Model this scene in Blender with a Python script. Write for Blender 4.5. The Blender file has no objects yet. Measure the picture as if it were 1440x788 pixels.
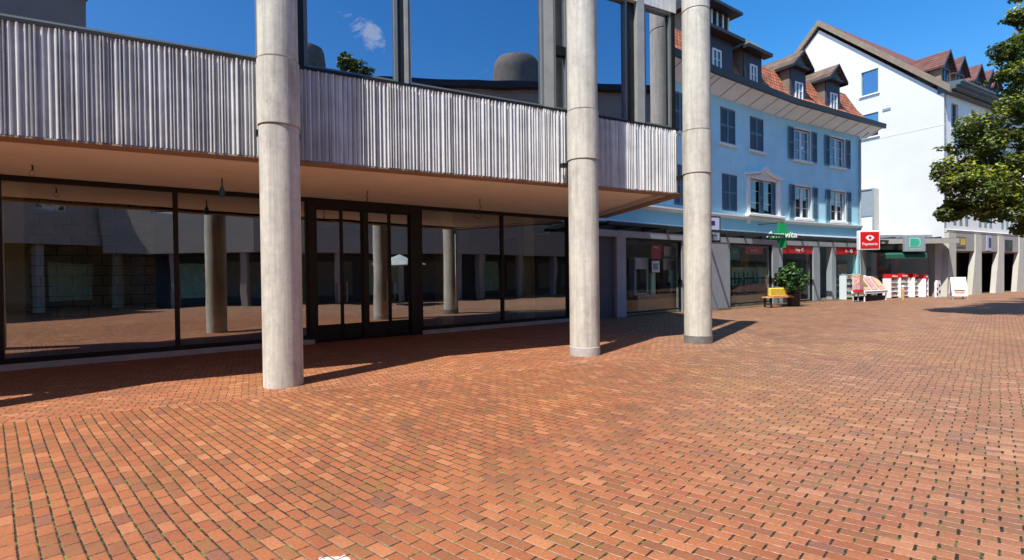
import bpy, math, random
from mathutils import Matrix, Vector
random.seed(7)
C = bpy.context.scene.collection
R = math.radians
# ------------------------------------------------------------------ camera and survey helpers
F = 710.0; H = 1.6
SR = math.atan(.012); PITCH = math.atan((385.5 - 394) * math.cos(SR) / F)
c_, s_ = math.cos(SR), math.sin(SR); cp, sp = math.cos(PITCH), math.sin(PITCH)
def ray(px, py):
    x = px - 720; y = 394 - py
    xr = c_*x + s_*y; yr = -s_*x + c_*y
    return xr, F*cp - yr*sp, F*sp + yr*cp
def g(px, py, h=0.0):
    X, Y, Z = ray(px, py); t = (h - H) / Z
    return X*t, Y*t
class Wall:
    """a vertical wall line: u runs A to B, v points outward, w is height"""
    def __init__(s, A, B, off=0.0):
        a = math.atan2(B[1]-A[1], B[0]-A[0]); s.a = a
        s.e = (math.cos(a), math.sin(a)); s.n = (math.sin(a), -math.cos(a))
        s.A = (A[0]+s.n[0]*off, A[1]+s.n[1]*off); s.L = math.dist(A, B)
    def P(s, u, v, w):
        return (s.A[0]+s.e[0]*u+s.n[0]*v, s.A[1]+s.e[1]*u+s.n[1]*v, w)
    def hit(s, px, py, v=0.0):
        X, Y, Z = ray(px, py); A0 = s.A[0]+s.n[0]*v; A1 = s.A[1]+s.n[1]*v
        dx, dy = s.e
        t = (-A0*dy + A1*dx) / (-X*dy + Y*dx)
        x, y = X*t - A0, Y*t - A1
        return x*dx + y*dy, H + Z*t
ID = Wall((0, 0), (1, 0))
ID.n = (0, 1)          # plain axes: u=x, v=y, w=z
# ------------------------------------------------------------------ materials
def nt(name):
    m = bpy.data.materials.new(name); m.use_nodes = True
    t = m.node_tree; b = t.nodes['Principled BSDF']
    return m, t, b
def N(t, typ, **kw):
    n = t.nodes.new(typ)
    for k, v in kw.items():
        if k.startswith('i_'): n.inputs[k[2:].replace('_', ' ')].default_value = v
        else: setattr(n, k, v)
    return n
def ramp(t, stops, interp='LINEAR'):
    r = t.nodes.new('ShaderNodeValToRGB'); r.color_ramp.interpolation = interp
    el = r.color_ramp.elements
    while len(el) < len(stops): el.new(.5)
    for e, (p, col) in zip(el, stops):
        e.position = p; e.color = (*col, 1) if len(col) == 3 else col
    return r
def math_(t, op, a, b=None, c=None):
    n = t.nodes.new('ShaderNodeMath'); n.operation = op
    for i, v in enumerate((a, b, c)):
        if v is None: continue
        if isinstance(v, (int, float)): n.inputs[i].default_value = v
        else: t.links.new(v, n.inputs[i])
    return n.outputs[0]
def mat(name, col, rough=.7, metal=0.0, var=.15, scale=3.0, bump=.15, bscale=40.0, stretch=(1, 1, 1), streak=0.0, spec=.5):
    m, t, b = nt(name); L = t.links.new
    tc = N(t, 'ShaderNodeTexCoord'); mp = N(t, 'ShaderNodeMapping'); mp.inputs['Scale'].default_value = stretch
    L(tc.outputs['Object'], mp.inputs['Vector'])
    n1 = N(t, 'ShaderNodeTexNoise', i_Scale=scale, i_Detail=8.0, i_Roughness=.65); L(mp.outputs[0], n1.inputs['Vector'])
    lo = tuple(max(0, c*(1-var)) for c in col); hi = tuple(min(1, c*(1+var)) for c in col)
    r = ramp(t, [(.3, lo), (.7, hi)]); L(n1.outputs['Fac'], r.inputs[0])
    out = r.outputs[0]
    if streak > 0:
        m2 = N(t, 'ShaderNodeMapping'); m2.inputs['Scale'].default_value = (6, 6, .35)
        L(tc.outputs['Object'], m2.inputs['Vector'])
        n3 = N(t, 'ShaderNodeTexNoise', i_Scale=2.0, i_Detail=6.0, i_Roughness=.7); L(m2.outputs[0], n3.inputs['Vector'])
        r3 = ramp(t, [(.35, (1-streak,)*3), (.6, (1, 1, 1))]); L(n3.outputs['Fac'], r3.inputs[0])
        mx = N(t, 'ShaderNodeMix', data_type='RGBA', blend_type='MULTIPLY'); mx.inputs[0].default_value = 1
        L(out, mx.inputs[6]); L(r3.outputs[0], mx.inputs[7]); out = mx.outputs[2]
    L(out, b.inputs['Base Color'])
    b.inputs['Roughness'].default_value = rough; b.inputs['Metallic'].default_value = metal
    b.inputs['Specular IOR Level'].default_value = spec
    if bump > 0:
        n2 = N(t, 'ShaderNodeTexNoise', i_Scale=bscale, i_Detail=6.0, i_Roughness=.7); L(tc.outputs['Object'], n2.inputs['Vector'])
        bp = N(t, 'ShaderNodeBump', i_Strength=bump, i_Distance=.01); L(n2.outputs['Fac'], bp.inputs['Height'])
        L(bp.outputs[0], b.inputs['Normal'])
    return m
def glass(name, fac, gcol, tcol, wave=.012):
    m = bpy.data.materials.new(name); m.use_nodes = True; t = m.node_tree; t.nodes.clear(); L = t.links.new
    o = N(t, 'ShaderNodeOutputMaterial'); mx = N(t, 'ShaderNodeMixShader')
    gl = N(t, 'ShaderNodeBsdfGlossy', i_Roughness=0.0); gl.inputs['Color'].default_value = (*gcol, 1)
    tr = N(t, 'ShaderNodeBsdfTransparent'); tr.inputs['Color'].default_value = (*tcol, 1)
    fr = N(t, 'ShaderNodeFresnel', i_IOR=1.5); ge = N(t, 'ShaderNodeNewGeometry'); bf = ge.outputs['Backfacing']
    L(math_(t, 'SUBTRACT', 1.5, math_(t, 'MULTIPLY', bf, .83333)), fr.inputs['IOR'])    # the pane's inner face reflects like its outer face
    f = math_(t, 'ADD', math_(t, 'MULTIPLY', fr.outputs[0], .8), math_(t, 'MULTIPLY', math_(t, 'SUBTRACT', 1.0, bf), fac))
    f = math_(t, 'MAXIMUM', math_(t, 'MINIMUM', f, 1.0), 0.0)
    L(f, mx.inputs[0]); L(tr.outputs[0], mx.inputs[1]); L(gl.outputs[0], mx.inputs[2]); L(mx.outputs[0], o.inputs[0])
    tc = N(t, 'ShaderNodeTexCoord'); n = N(t, 'ShaderNodeTexNoise', i_Scale=.9, i_Detail=1.0); L(tc.outputs['Object'], n.inputs['Vector'])
    bp = N(t, 'ShaderNodeBump', i_Strength=.25, i_Distance=wave); L(n.outputs['Fac'], bp.inputs['Height']); L(bp.outputs[0], gl.inputs['Normal'])
    return m
def coursed(name, ang, bw, bh, c1, c2, joint, mortar=.012, offset=.5, bump=.6, rough=.85, zscale=1.0):
    """blocks or roof tiles laid in level courses on a wall or slope facing the given direction"""
    m, t, b = nt(name); L = t.links.new
    tc = N(t, 'ShaderNodeTexCoord'); mp = N(t, 'ShaderNodeMapping'); mp.inputs['Rotation'].default_value = (0, 0, -ang)
    L(tc.outputs['Object'], mp.inputs['Vector'])
    sx = N(t, 'ShaderNodeSeparateXYZ'); L(mp.outputs[0], sx.inputs[0]); cx = N(t, 'ShaderNodeCombineXYZ')
    L(sx.outputs[0], cx.inputs[0]); L(math_(t, 'MULTIPLY', sx.outputs[2], zscale), cx.inputs[1])
    br = N(t, 'ShaderNodeTexBrick', offset=offset, i_Scale=1.0)
    br.inputs['Brick Width'].default_value = bw; br.inputs['Row Height'].default_value = bh
    br.inputs['Mortar Size'].default_value = mortar; br.inputs['Mortar Smooth'].default_value = .3
    br.inputs['Color1'].default_value = (*c1, 1); br.inputs['Color2'].default_value = (*c2, 1); br.inputs['Mortar'].default_value = (*joint, 1)
    L(cx.outputs[0], br.inputs['Vector'])
    nz = N(t, 'ShaderNodeTexNoise', i_Scale=2.5, i_Detail=8.0); L(tc.outputs['Object'], nz.inputs['Vector'])
    rr = ramp(t, [(.3, (.6, .6, .6)), (.7, (1.25, 1.25, 1.25))]); L(nz.outputs['Fac'], rr.inputs[0])
    mx = N(t, 'ShaderNodeMix', data_type='RGBA', blend_type='MULTIPLY'); mx.inputs[0].default_value = 1
    L(br.outputs['Color'], mx.inputs[6]); L(rr.outputs[0], mx.inputs[7]); L(mx.outputs[2], b.inputs['Base Color'])
    bp = N(t, 'ShaderNodeBump', i_Strength=bump, i_Distance=.02, invert=True); L(br.outputs['Fac'], bp.inputs['Height']); L(bp.outputs[0], b.inputs['Normal'])
    b.inputs['Roughness'].default_value = rough
    return m
def paving():
    """clay pavers in running bond; courses lie about 46 degrees to the view and bend slightly"""
    m, t, b = nt('brick_paving'); L = t.links.new
    tc = N(t, 'ShaderNodeTexCoord'); sx = N(t, 'ShaderNodeSeparateXYZ'); L(tc.outputs['Object'], sx.inputs[0])
    x, y = sx.outputs[0], sx.outputs[1]
    # hand-laid: wobble of the courses
    nw = N(t, 'ShaderNodeTexNoise', i_Scale=.35, i_Detail=2.0); L(tc.outputs['Object'], nw.inputs['Vector'])
    wob = math_(t, 'MULTIPLY', math_(t, 'SUBTRACT', nw.outputs['Fac'], .5), .05)
    def coords(tx, ty, nx, ny, bend):
        S = math_(t, 'ADD', math_(t, 'MULTIPLY', x, tx), math_(t, 'MULTIPLY', y, ty))
        V = math_(t, 'ADD', math_(t, 'MULTIPLY', x, nx), math_(t, 'MULTIPLY', y, ny))
        if bend:
            q = math_(t, 'MAXIMUM', math_(t, 'SUBTRACT', 4.4, S), 0.0)
            V = math_(t, 'ADD', V, math_(t, 'MULTIPLY', math_(t, 'MULTIPLY', q, q), -.0235))
        return S, math_(t, 'ADD', V, wob)
    S1, V1 = coords(-.72, .694, .694, .72, True)
    a = R(27.6)
    S2, V2 = coords(math.cos(a), math.sin(a), -math.sin(a), math.cos(a), False)
    # strip of courses laid parallel to the office building
    A = g(0, 596); B = g(330, 562)
    dx, dy = B[0]-A[0], B[1]-A[1]; ll = math.hypot(dx, dy); nx, ny = -dy/ll, dx/ll
    dist = math_(t, 'ADD', math_(t, 'ADD', math_(t, 'MULTIPLY', x, nx), math_(t, 'MULTIPLY', y, ny)), -(A[0]*nx+A[1]*ny))
    dist = math_(t, 'ADD', dist, math_(t, 'MULTIPLY', wob, 2.0))
    m1 = math_(t, 'GREATER_THAN', dist, 0.0)
    m2 = math_(t, 'LESS_THAN', x, 6.0)
    mask = math_(t, 'MULTIPLY', m1, m2)
    def mixv(p, q):
        return math_(t, 'ADD', math_(t, 'MULTIPLY', p, math_(t, 'SUBTRACT', 1.0, mask)), math_(t, 'MULTIPLY', q, mask))
    S, V = mixv(S1, S2), mixv(V1, V2)
    BL, BW = .180, .090
    row = math_(t, 'FLOOR', math_(t, 'DIVIDE', V, BW))
    par = math_(t, 'MULTIPLY', math_(t, 'MODULO', math_(t, 'ADD', row, 10000.0), 2.0), .5)
    jr = N(t, 'ShaderNodeTexWhiteNoise', noise_dimensions='1D'); L(row, jr.inputs['W'])
    us = math_(t, 'ADD', math_(t, 'ADD', math_(t, 'DIVIDE', S, BL), par), math_(t, 'MULTIPLY', jr.outputs['Value'], .14))
    col = math_(t, 'FLOOR', us)
    fu = math_(t, 'SUBTRACT', us, col); fv = math_(t, 'SUBTRACT', math_(t, 'DIVIDE', V, BW), row)
    du = math_(t, 'MULTIPLY', math_(t, 'MINIMUM', fu, math_(t, 'SUBTRACT', 1.0, fu)), BL)   # metres to the cross joint
    dv = math_(t, 'MULTIPLY', math_(t, 'MINIMUM', fv, math_(t, 'SUBTRACT', 1.0, fv)), BW)   # metres to the long joint
    cid = N(t, 'ShaderNodeCombineXYZ'); L(col, cid.inputs[0]); L(row, cid.inputs[1]); L(mask, cid.inputs[2])
    wn = N(t, 'ShaderNodeTexWhiteNoise', noise_dimensions='3D'); L(cid.outputs[0], wn.inputs['Vector'])
    sc = N(t, 'ShaderNodeSeparateColor'); L(wn.outputs['Color'], sc.inputs[0])
    cr = ramp(t, [(0, (.215, .092, .060)), (.05, (.235, .090, .044)), (.20, (.245, .108, .045)), (.36, (.285, .095, .043)), (.55, (.30, .108, .046)), (.78, (.325, .120, .052)), (.93, (.36, .140, .064)), (1.0, (.40, .17, .082))])
    L(sc.outputs[0], cr.inputs[0])
    # broad patches of redder and yellower bricks, fine speckle
    n1 = N(t, 'ShaderNodeTexNoise', i_Scale=.45, i_Detail=4.0); L(tc.outputs['Object'], n1.inputs['Vector'])
    r1 = ramp(t, [(.3, (.86, .80, .78)), (.5, (.92, .87, .78)), (.7, (1.0, 1.02, .80))]); L(n1.outputs['Fac'], r1.inputs[0])
    mx = N(t, 'ShaderNodeMix', data_type='RGBA', blend_type='MULTIPLY'); mx.inputs[0].default_value = 1
    L(cr.outputs[0], mx.inputs[6]); L(r1.outputs[0], mx.inputs[7])
    n2 = N(t, 'ShaderNodeTexNoise', i_Scale=60.0, i_Detail=8.0, i_Roughness=.8); L(tc.outputs['Object'], n2.inputs['Vector'])
    r2 = ramp(t, [(.32, (.62, .60, .60)), (.5, (1, 1, 1)), (.68, (1.22, 1.24, 1.28))]); L(n2.outputs['Fac'], r2.inputs[0])
    mx2 = N(t, 'ShaderNodeMix', data_type='RGBA', blend_type='MULTIPLY'); mx2.inputs[0].default_value = 1
    L(mx.outputs[2], mx2.inputs[6]); L(r2.outputs[0], mx2.inputs[7])
    # worn and dirty patches, dark gum spots
    ns = N(t, 'ShaderNodeTexNoise', i_Scale=1.3, i_Detail=7.0, i_Roughness=.7, i_Distortion=.6); L(tc.outputs['Object'], ns.inputs['Vector'])
    rs = ramp(t, [(.32, (.80, .80, .82)), (.48, (1, 1, 1)), (.66, (1.08, 1.07, 1.05))]); L(ns.outputs['Fac'], rs.inputs[0])
    vo = N(t, 'ShaderNodeTexVoronoi', i_Scale=1.4); L(tc.outputs['Object'], vo.inputs['Vector'])
    rv = ramp(t, [(.018, (.55, .55, .56)), (.03, (1, 1, 1))]); L(vo.outputs['Distance'], rv.inputs[0])
    ms = N(t, 'ShaderNodeMix', data_type='RGBA', blend_type='MULTIPLY'); ms.inputs[0].default_value = 1; L(mx2.outputs[2], ms.inputs[6]); L(rs.outputs[0], ms.inputs[7])
    mv = N(t, 'ShaderNodeMix', data_type='RGBA', blend_type='MULTIPLY'); mv.inputs[0].default_value = 1; L(ms.outputs[2], mv.inputs[6]); L(rv.outputs[0], mv.inputs[7]); mx2 = mv
    # the bricks of the open plaza to the right are dustier
    nd = N(t, 'ShaderNodeTexNoise', i_Scale=.6, i_Detail=5.0); L(tc.outputs['Object'], nd.inputs['Vector'])
    dus = math_(t, 'ADD', math_(t, 'MULTIPLY', math_(t, 'SUBTRACT', x, .6), .26), math_(t, 'MULTIPLY', math_(t, 'SUBTRACT', nd.outputs['Fac'], .5), 1.2))
    dus = math_(t, 'MULTIPLY', math_(t, 'MINIMUM', math_(t, 'MAXIMUM', dus, 0.0), 1.0), .85)
    dm = N(t, 'ShaderNodeMix', data_type='RGBA'); L(dus, dm.inputs[0]); L(mx2.outputs[2], dm.inputs[6])
    dc = N(t, 'ShaderNodeMix', data_type='RGBA', blend_type='MULTIPLY'); dc.inputs[0].default_value = 1; L(mx2.outputs[2], dc.inputs[6]); dc.inputs[7].default_value = (.84, 1.22, 1.75, 1)
    L(dc.outputs[2], dm.inputs[7]); mx2 = dm
    # joints
    ne = N(t, 'ShaderNodeTexNoise', i_Scale=28.0, i_Detail=3.0); L(tc.outputs['Object'], ne.inputs['Vector'])
    rag = math_(t, 'MULTIPLY', math_(t, 'SUBTRACT', ne.outputs['Fac'], .5), .013)
    left = math_(t, 'MULTIPLY', math_(t, 'SUBTRACT', S1, 1.2), .45); left = math_(t, 'MINIMUM', math_(t, 'MAXIMUM', left, 0.0), 1.0)
    left = math_(t, 'MULTIPLY', left, math_(t, 'SUBTRACT', 1.0, mask))
    wl = math_(t, 'ADD', .0021, math_(t, 'MULTIPLY', left, .0036))
    wid = N(t, 'ShaderNodeTexWhiteNoise', noise_dimensions='2D'); L(cid.outputs[0], wid.inputs['Vector'])
    wc = math_(t, 'ADD', math_(t, 'SUBTRACT', .0052, math_(t, 'MULTIPLY', left, .0024)), math_(t, 'MULTIPLY', wid.outputs['Value'], .0035))
    jl = math_(t, 'LESS_THAN', math_(t, 'ADD', dv, rag), wl)
    jc = math_(t, 'LESS_THAN', math_(t, 'ADD', du, rag), wc)
    joint = math_(t, 'MAXIMUM', jl, jc)
    nm = N(t, 'ShaderNodeTexNoise', i_Scale=13.0, i_Detail=4.0, i_Roughness=.75); L(tc.outputs['Object'], nm.inputs['Vector'])
    rm = ramp(t, [(.48, (.022, .014, .010)), (.54, (.045, .04, .016)), (.59, (.10, .13, .025)), (.68, (.15, .19, .04))]); L(nm.outputs['Fac'], rm.inputs[0])
    # away from the mossy corner the long joints are painted pale for the highlight on brick edges
    glint_moss = N(t, 'ShaderNodeMix', data_type='RGBA'); glint_moss.inputs[6].default_value = (.50, .33, .24, 1); L(rm.outputs[0], glint_moss.inputs[7])
    L(math_(t, 'MAXIMUM', left, jc), glint_moss.inputs[0])
    mj = N(t, 'ShaderNodeMix', data_type='RGBA'); L(joint, mj.inputs[0]); L(mx2.outputs[2], mj.inputs[6]); L(glint_moss.outputs[2], mj.inputs[7])
    # patch of old white paint
    pc = g(462, 792)
    ddx = math_(t, 'DIVIDE', math_(t, 'SUBTRACT', x, pc[0]), .14); ddy = math_(t, 'DIVIDE', math_(t, 'SUBTRACT', y, pc[1]), .085)
    rr = math_(t, 'SQRT', math_(t, 'ADD', math_(t, 'MULTIPLY', ddx, ddx), math_(t, 'MULTIPLY', ddy, ddy)))
    n4 = N(t, 'ShaderNodeTexNoise', i_Scale=22.0, i_Detail=6.0); L(tc.outputs['Object'], n4.inputs['Vector'])
    pt = math_(t, 'LESS_THAN', math_(t, 'ADD', rr, math_(t, 'MULTIPLY', math_(t, 'SUBTRACT', n4.outputs['Fac'], .5), 3.4)), .75)
    pt = math_(t, 'MULTIPLY', pt, math_(t, 'SUBTRACT', 1.0, joint))
    mp_ = N(t, 'ShaderNodeMix', data_type='RGBA'); L(pt, mp_.inputs[0]); L(mj.outputs[2], mp_.inputs[6]); mp_.inputs[7].default_value = (.52, .48, .44, 1)
    L(mp_.outputs[2], b.inputs['Base Color'])
    # bricks stand proud with rounded arrises; each one tilts a little
    ed = math_(t, 'MINIMUM', du, dv)
    prof = math_(t, 'MINIMUM', math_(t, 'DIVIDE', ed, .012), 1.0); prof = math_(t, 'POWER', prof, .5)
    tilt = math_(t, 'MULTIPLY', math_(t, 'SUBTRACT', sc.outputs[1], .5), math_(t, 'SUBTRACT', fu, .5))
    tilt2 = math_(t, 'MULTIPLY', math_(t, 'SUBTRACT', sc.outputs[2], .5), math_(t, 'SUBTRACT', fv, .5))
    hgt = math_(t, 'ADD', prof, math_(t, 'MULTIPLY', math_(t, 'ADD', tilt, tilt2), 1.5))
    hgt = math_(t, 'ADD', hgt, math_(t, 'MULTIPLY', n2.outputs['Fac'], .25))
    bp = N(t, 'ShaderNodeBump', i_Strength=.8, i_Distance=.007); L(hgt, bp.inputs['Height']); L(bp.outputs[0], b.inputs['Normal'])
    b.inputs['Roughness'].default_value = .72; b.inputs['Specular IOR Level'].default_value = .35
    return m
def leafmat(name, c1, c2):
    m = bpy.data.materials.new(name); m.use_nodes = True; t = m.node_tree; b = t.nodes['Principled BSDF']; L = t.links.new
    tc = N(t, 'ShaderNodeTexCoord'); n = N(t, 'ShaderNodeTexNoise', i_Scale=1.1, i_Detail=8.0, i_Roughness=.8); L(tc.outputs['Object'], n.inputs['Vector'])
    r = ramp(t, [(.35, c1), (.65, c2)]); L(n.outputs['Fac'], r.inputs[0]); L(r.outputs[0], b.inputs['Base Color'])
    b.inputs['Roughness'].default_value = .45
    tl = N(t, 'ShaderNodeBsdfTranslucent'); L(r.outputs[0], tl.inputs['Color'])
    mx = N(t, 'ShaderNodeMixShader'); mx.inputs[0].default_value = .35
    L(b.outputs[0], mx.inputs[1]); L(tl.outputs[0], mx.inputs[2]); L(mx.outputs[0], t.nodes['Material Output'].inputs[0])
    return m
PANG = R(27.6)
def column_concrete():
    m = mat('column_concrete', (.585, .565, .49), .88, var=.10, scale=9, bump=.6, bscale=50, streak=.2); t = m.node_tree; b = t.nodes['Principled BSDF']; L = t.links.new
    src = b.inputs['Base Color'].links[0].from_socket; tc = N(t, 'ShaderNodeTexCoord'); out = src
    for sc_, st, stops in ((1.0, (34, 34, .5), [(.36, (.88, .87, .86)), (.46, (1, 1, 1)), (.64, (1.05, 1.05, 1.05))]),      # board marks
                           (1.7, (1, 1, .55), [(.30, (.68, .67, .66)), (.48, (1, 1, 1)), (.66, (1.10, 1.10, 1.08))]),      # water stains
                           (26., (1, 1, 1), [(.30, (.40, .38, .35)), (.36, (1, 1, 1)), (.8, (1, 1, 1))])):               # pits
        mp = N(t, 'ShaderNodeMapping'); mp.inputs['Scale'].default_value = st; L(tc.outputs['Object'], mp.inputs['Vector'])
        n = N(t, 'ShaderNodeTexNoise', i_Scale=sc_, i_Detail=6.0, i_Roughness=.65); L(mp.outputs[0], n.inputs['Vector'])
        r = ramp(t, stops); L(n.outputs['Fac'], r.inputs[0])
        mx = N(t, 'ShaderNodeMix', data_type='RGBA', blend_type='MULTIPLY'); mx.inputs[0].default_value = 1; L(out, mx.inputs[6]); L(r.outputs[0], mx.inputs[7]); out = mx.outputs[2]
    L(out, b.inputs['Base Color']); return m
M = dict(
    concrete=column_concrete(),
    concrete_dark=mat('joint_shadow_gap', (.10, .09, .08), .9),
    collar=mat('steel_collar', (.22, .22, .21), .5, .3, var=.3),
    alu=mat('cast_aluminium', (.77, .775, .755), .42, .25, var=.14, scale=2.5, bump=.2, bscale=60, streak=.25),
    soffit=mat('soffit_render', (.90, .85, .76), .9, var=.06, scale=1.2, bump=.15),
    lip=mat('soffit_edge_board', (.30, .21, .15), .8, var=.15),
    frame=mat('dark_bronze_frame', (.013, .013, .012), .45, .3, var=.2, bump=0),
    greyframe=mat('grey_window_frame', (.16, .18, .18), .5, .2, var=.1, bump=0),
    lightframe=mat('pale_window_mullion', (.34, .35, .33), .5, .2, var=.15, bump=.1),
    curb=mat('stone_curb', (.46, .44, .41), .8, var=.2, bump=.3),
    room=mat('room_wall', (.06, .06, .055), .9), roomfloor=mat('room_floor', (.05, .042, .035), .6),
    blocks=coursed('interior_block_wall', R(35.7), .55, .24, (.62, .60, .44), (.50, .49, .35), (.03, .03, .02)),
    pillar=mat('interior_pillar_paint', (.70, .70, .50), .8),
    glass_low=glass('shopfront_glass', .36, (.86, .93, 1.0), (.80, .82, .72)),
    glass_up=glass('solar_control_glass', .58, (.74, .76, .86), (.3, .38, .42), .009),
    pane=glass('window_pane', .10, (.9, .95, 1), (.55, .6, .6), .01),
    shopglass=glass('shop_window_glass', -.02, (.9, .95, 1), (.95, .97, .96), .01),
    blue=mat('blue_render', (.46, .80, .89), .88, var=.09, scale=.9, bump=.3, bscale=70, streak=.05),
    blue_sunlit=mat('sunlit_blue_render', (.33, .64, .72), .85, var=.05, scale=.9, bump=.2, bscale=70),  # same blue wall below the eave shadow, sunlit tone put into the colour
    white=mat('white_paint', (.78, .78, .76), .6, var=.05, scale=2, bump=.08),
    eave=mat('eave_boarding', (.80, .86, .88), .7, var=.07, scale=2, bump=.1),
    shutter=mat('blue_grey_shutter', (.115, .215, .285), .6, var=.15, scale=4, bump=.1),
    dark=mat('dark_slate', (.022, .022, .028), .6, var=.3, scale=3),
    gutter=mat('black_gutter', (.012, .012, .012), .5, var=.2),
    cheek=mat('dormer_cheek', (.17, .14, .11), .8, var=.25, scale=4, bump=.3),
    slate=mat('dormer_slate_front', (.035, .035, .05), .6, var=.25, scale=6),
    moss=mat('mossy_roof_sheet', (.11, .12, .10), .8, var=.3),
    tiles=coursed('clay_roof_tiles', R(33), .22, .2, (.50, .15, .06), (.33, .10, .05), (.05, .025, .02), mortar=.02, bump=1.0),
    tiles_old=coursed('weathered_roof_tiles', R(33), .22, .12, (.22, .14, .09), (.12, .085, .06), (.03, .02, .02), mortar=.02, bump=1.0),
    tiles_red=coursed('red_roof_tiles', R(29), .25, .16, (.24, .085, .06), (.15, .06, .05), (.06, .03, .03), mortar=.02, bump=1.0),
    whitewall=mat('white_render', (.65, .66, .66), .9, var=.035, scale=.7, bump=.15, bscale=60),
    cream=mat('cream_stone', (.50, .49, .43), .85, var=.08, scale=2, bump=.25),
    lintel=mat('grey_lintel', (.34, .33, .30), .85, var=.1),
    tealcornice=mat('grey_teal_cornice', (.07, .115, .135), .6, var=.15),
    copper=mat('brown_verge', (.23, .18, .13), .7, var=.2, scale=4),
    shopgrey=mat('shop_grey_paint', (.36, .37, .39), .7, var=.08, scale=2, bump=.1),
    shopdark=mat('shop_dark_panel', (.075, .08, .10), .6, var=.1),
    canopy=mat('canopy_steel', (.02, .022, .022), .5, .2, var=.2),
    canopyglass=glass('canopy_glass', .0, (.9, 1, 1), (.86, .93, .92), .01),
    black=mat('matt_black', (.008, .008, .008), .8, bump=0), interior=mat('shop_back_wall', (.22, .23, .20), .9),
    shopfloor=mat('shop_floor', (.36, .32, .25), .5),
    red=mat('sign_red', (.62, .012, .014), .45, var=.06, bump=0), darkred=mat('poster_red', (.36, .01, .025), .5, var=.1, bump=0),
    green=mat('sign_green', (.008, .28, .085), .4, var=.05, bump=0), mint=mat('sign_mint', (.05, .42, .26), .45, var=.05, bump=0),
    mintlight=mat('sign_pale_mint', (.28, .60, .48), .5, var=.05, bump=0),
    signwhite=mat('sign_white', (.82, .82, .82), .45, var=.03, bump=0), signgrey=mat('sign_grey', (.27, .31, .35), .5, var=.06, bump=0),
    lav=mat('sign_pale_lavender', (.42, .44, .60), .5, var=.05, bump=0), navy=mat('sign_navy', (.02, .025, .07), .5, bump=0),
    awning=mat('green_awning_cloth', (.008, .085, .05), .85, var=.15, scale=6),
    yellow=mat('yellow_cloth', (.62, .46, .05), .8, var=.35, scale=9, bump=.4), wood=mat('pale_wood', (.55, .31, .14), .6, var=.2, scale=5, stretch=(1, 1, 6)),
    cardboard=mat('tan_box', (.66, .44, .22), .8, var=.15), product=mat('dark_goods', (.03, .026, .024), .6, var=.6, scale=20),
    teal=mat('poster_teal', (.01, .15, .12), .5, bump=0), palegreen=mat('pale_green_board', (.42, .66, .50), .7, var=.3, scale=4, bump=0),
    darkpane=mat('dark_slit_glass', (.012, .013, .014), .12, bump=0), palesheet=mat('faded_print', (.62, .72, .74), .7, var=.12, scale=5, bump=0), olive=mat('olive_board', (.20, .19, .04), .7, var=.2, bump=0), pink=mat('pink_print', (.60, .30, .34), .7, var=.4, scale=14, bump=0),
    paper=mat('mixed_print', (.55, .52, .52), .7, var=.55, scale=22, bump=0), prints=mat('peach_print', (.62, .36, .26), .7, var=.5, scale=10, bump=0),
    pot=mat('black_pot', (.012, .012, .014), .5), bark=mat('tree_bark', (.10, .075, .05), .9, var=.4, scale=6, bump=.8, bscale=14),
    leaf=leafmat('maple_leaves', (.04, .068, .010), (.115, .155, .017)), leafsunlit=leafmat('sunny_leaves', (.20, .25, .02), (.40, .40, .03)),  # second leaf colour carries the sunlight on the crown
    leafred=leafmat('rusty_leaves', (.10, .045, .02), (.13, .10, .03)),
    leafpot=leafmat('pot_plant_leaves', (.02, .06, .012), (.05, .13, .02)),
    cable=mat('black_cable', (.012, .012, .012), .6, bump=0), bluetape=mat('blue_tape', (.03, .13, .30), .6, bump=0), orange=mat('orange_trim', (.6, .25, .03), .6),
    facing=mat('grey_render', (.34, .31, .26), .85, var=.06, scale=1.5), arcade=mat('arcade_soffit', (.10, .09, .08), .9),
    canvas=mat('parasol_canvas', (.42, .46, .42), .8), skin=mat('warm_stone', (.45, .43, .40), .8),
)
pave = paving()
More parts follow.
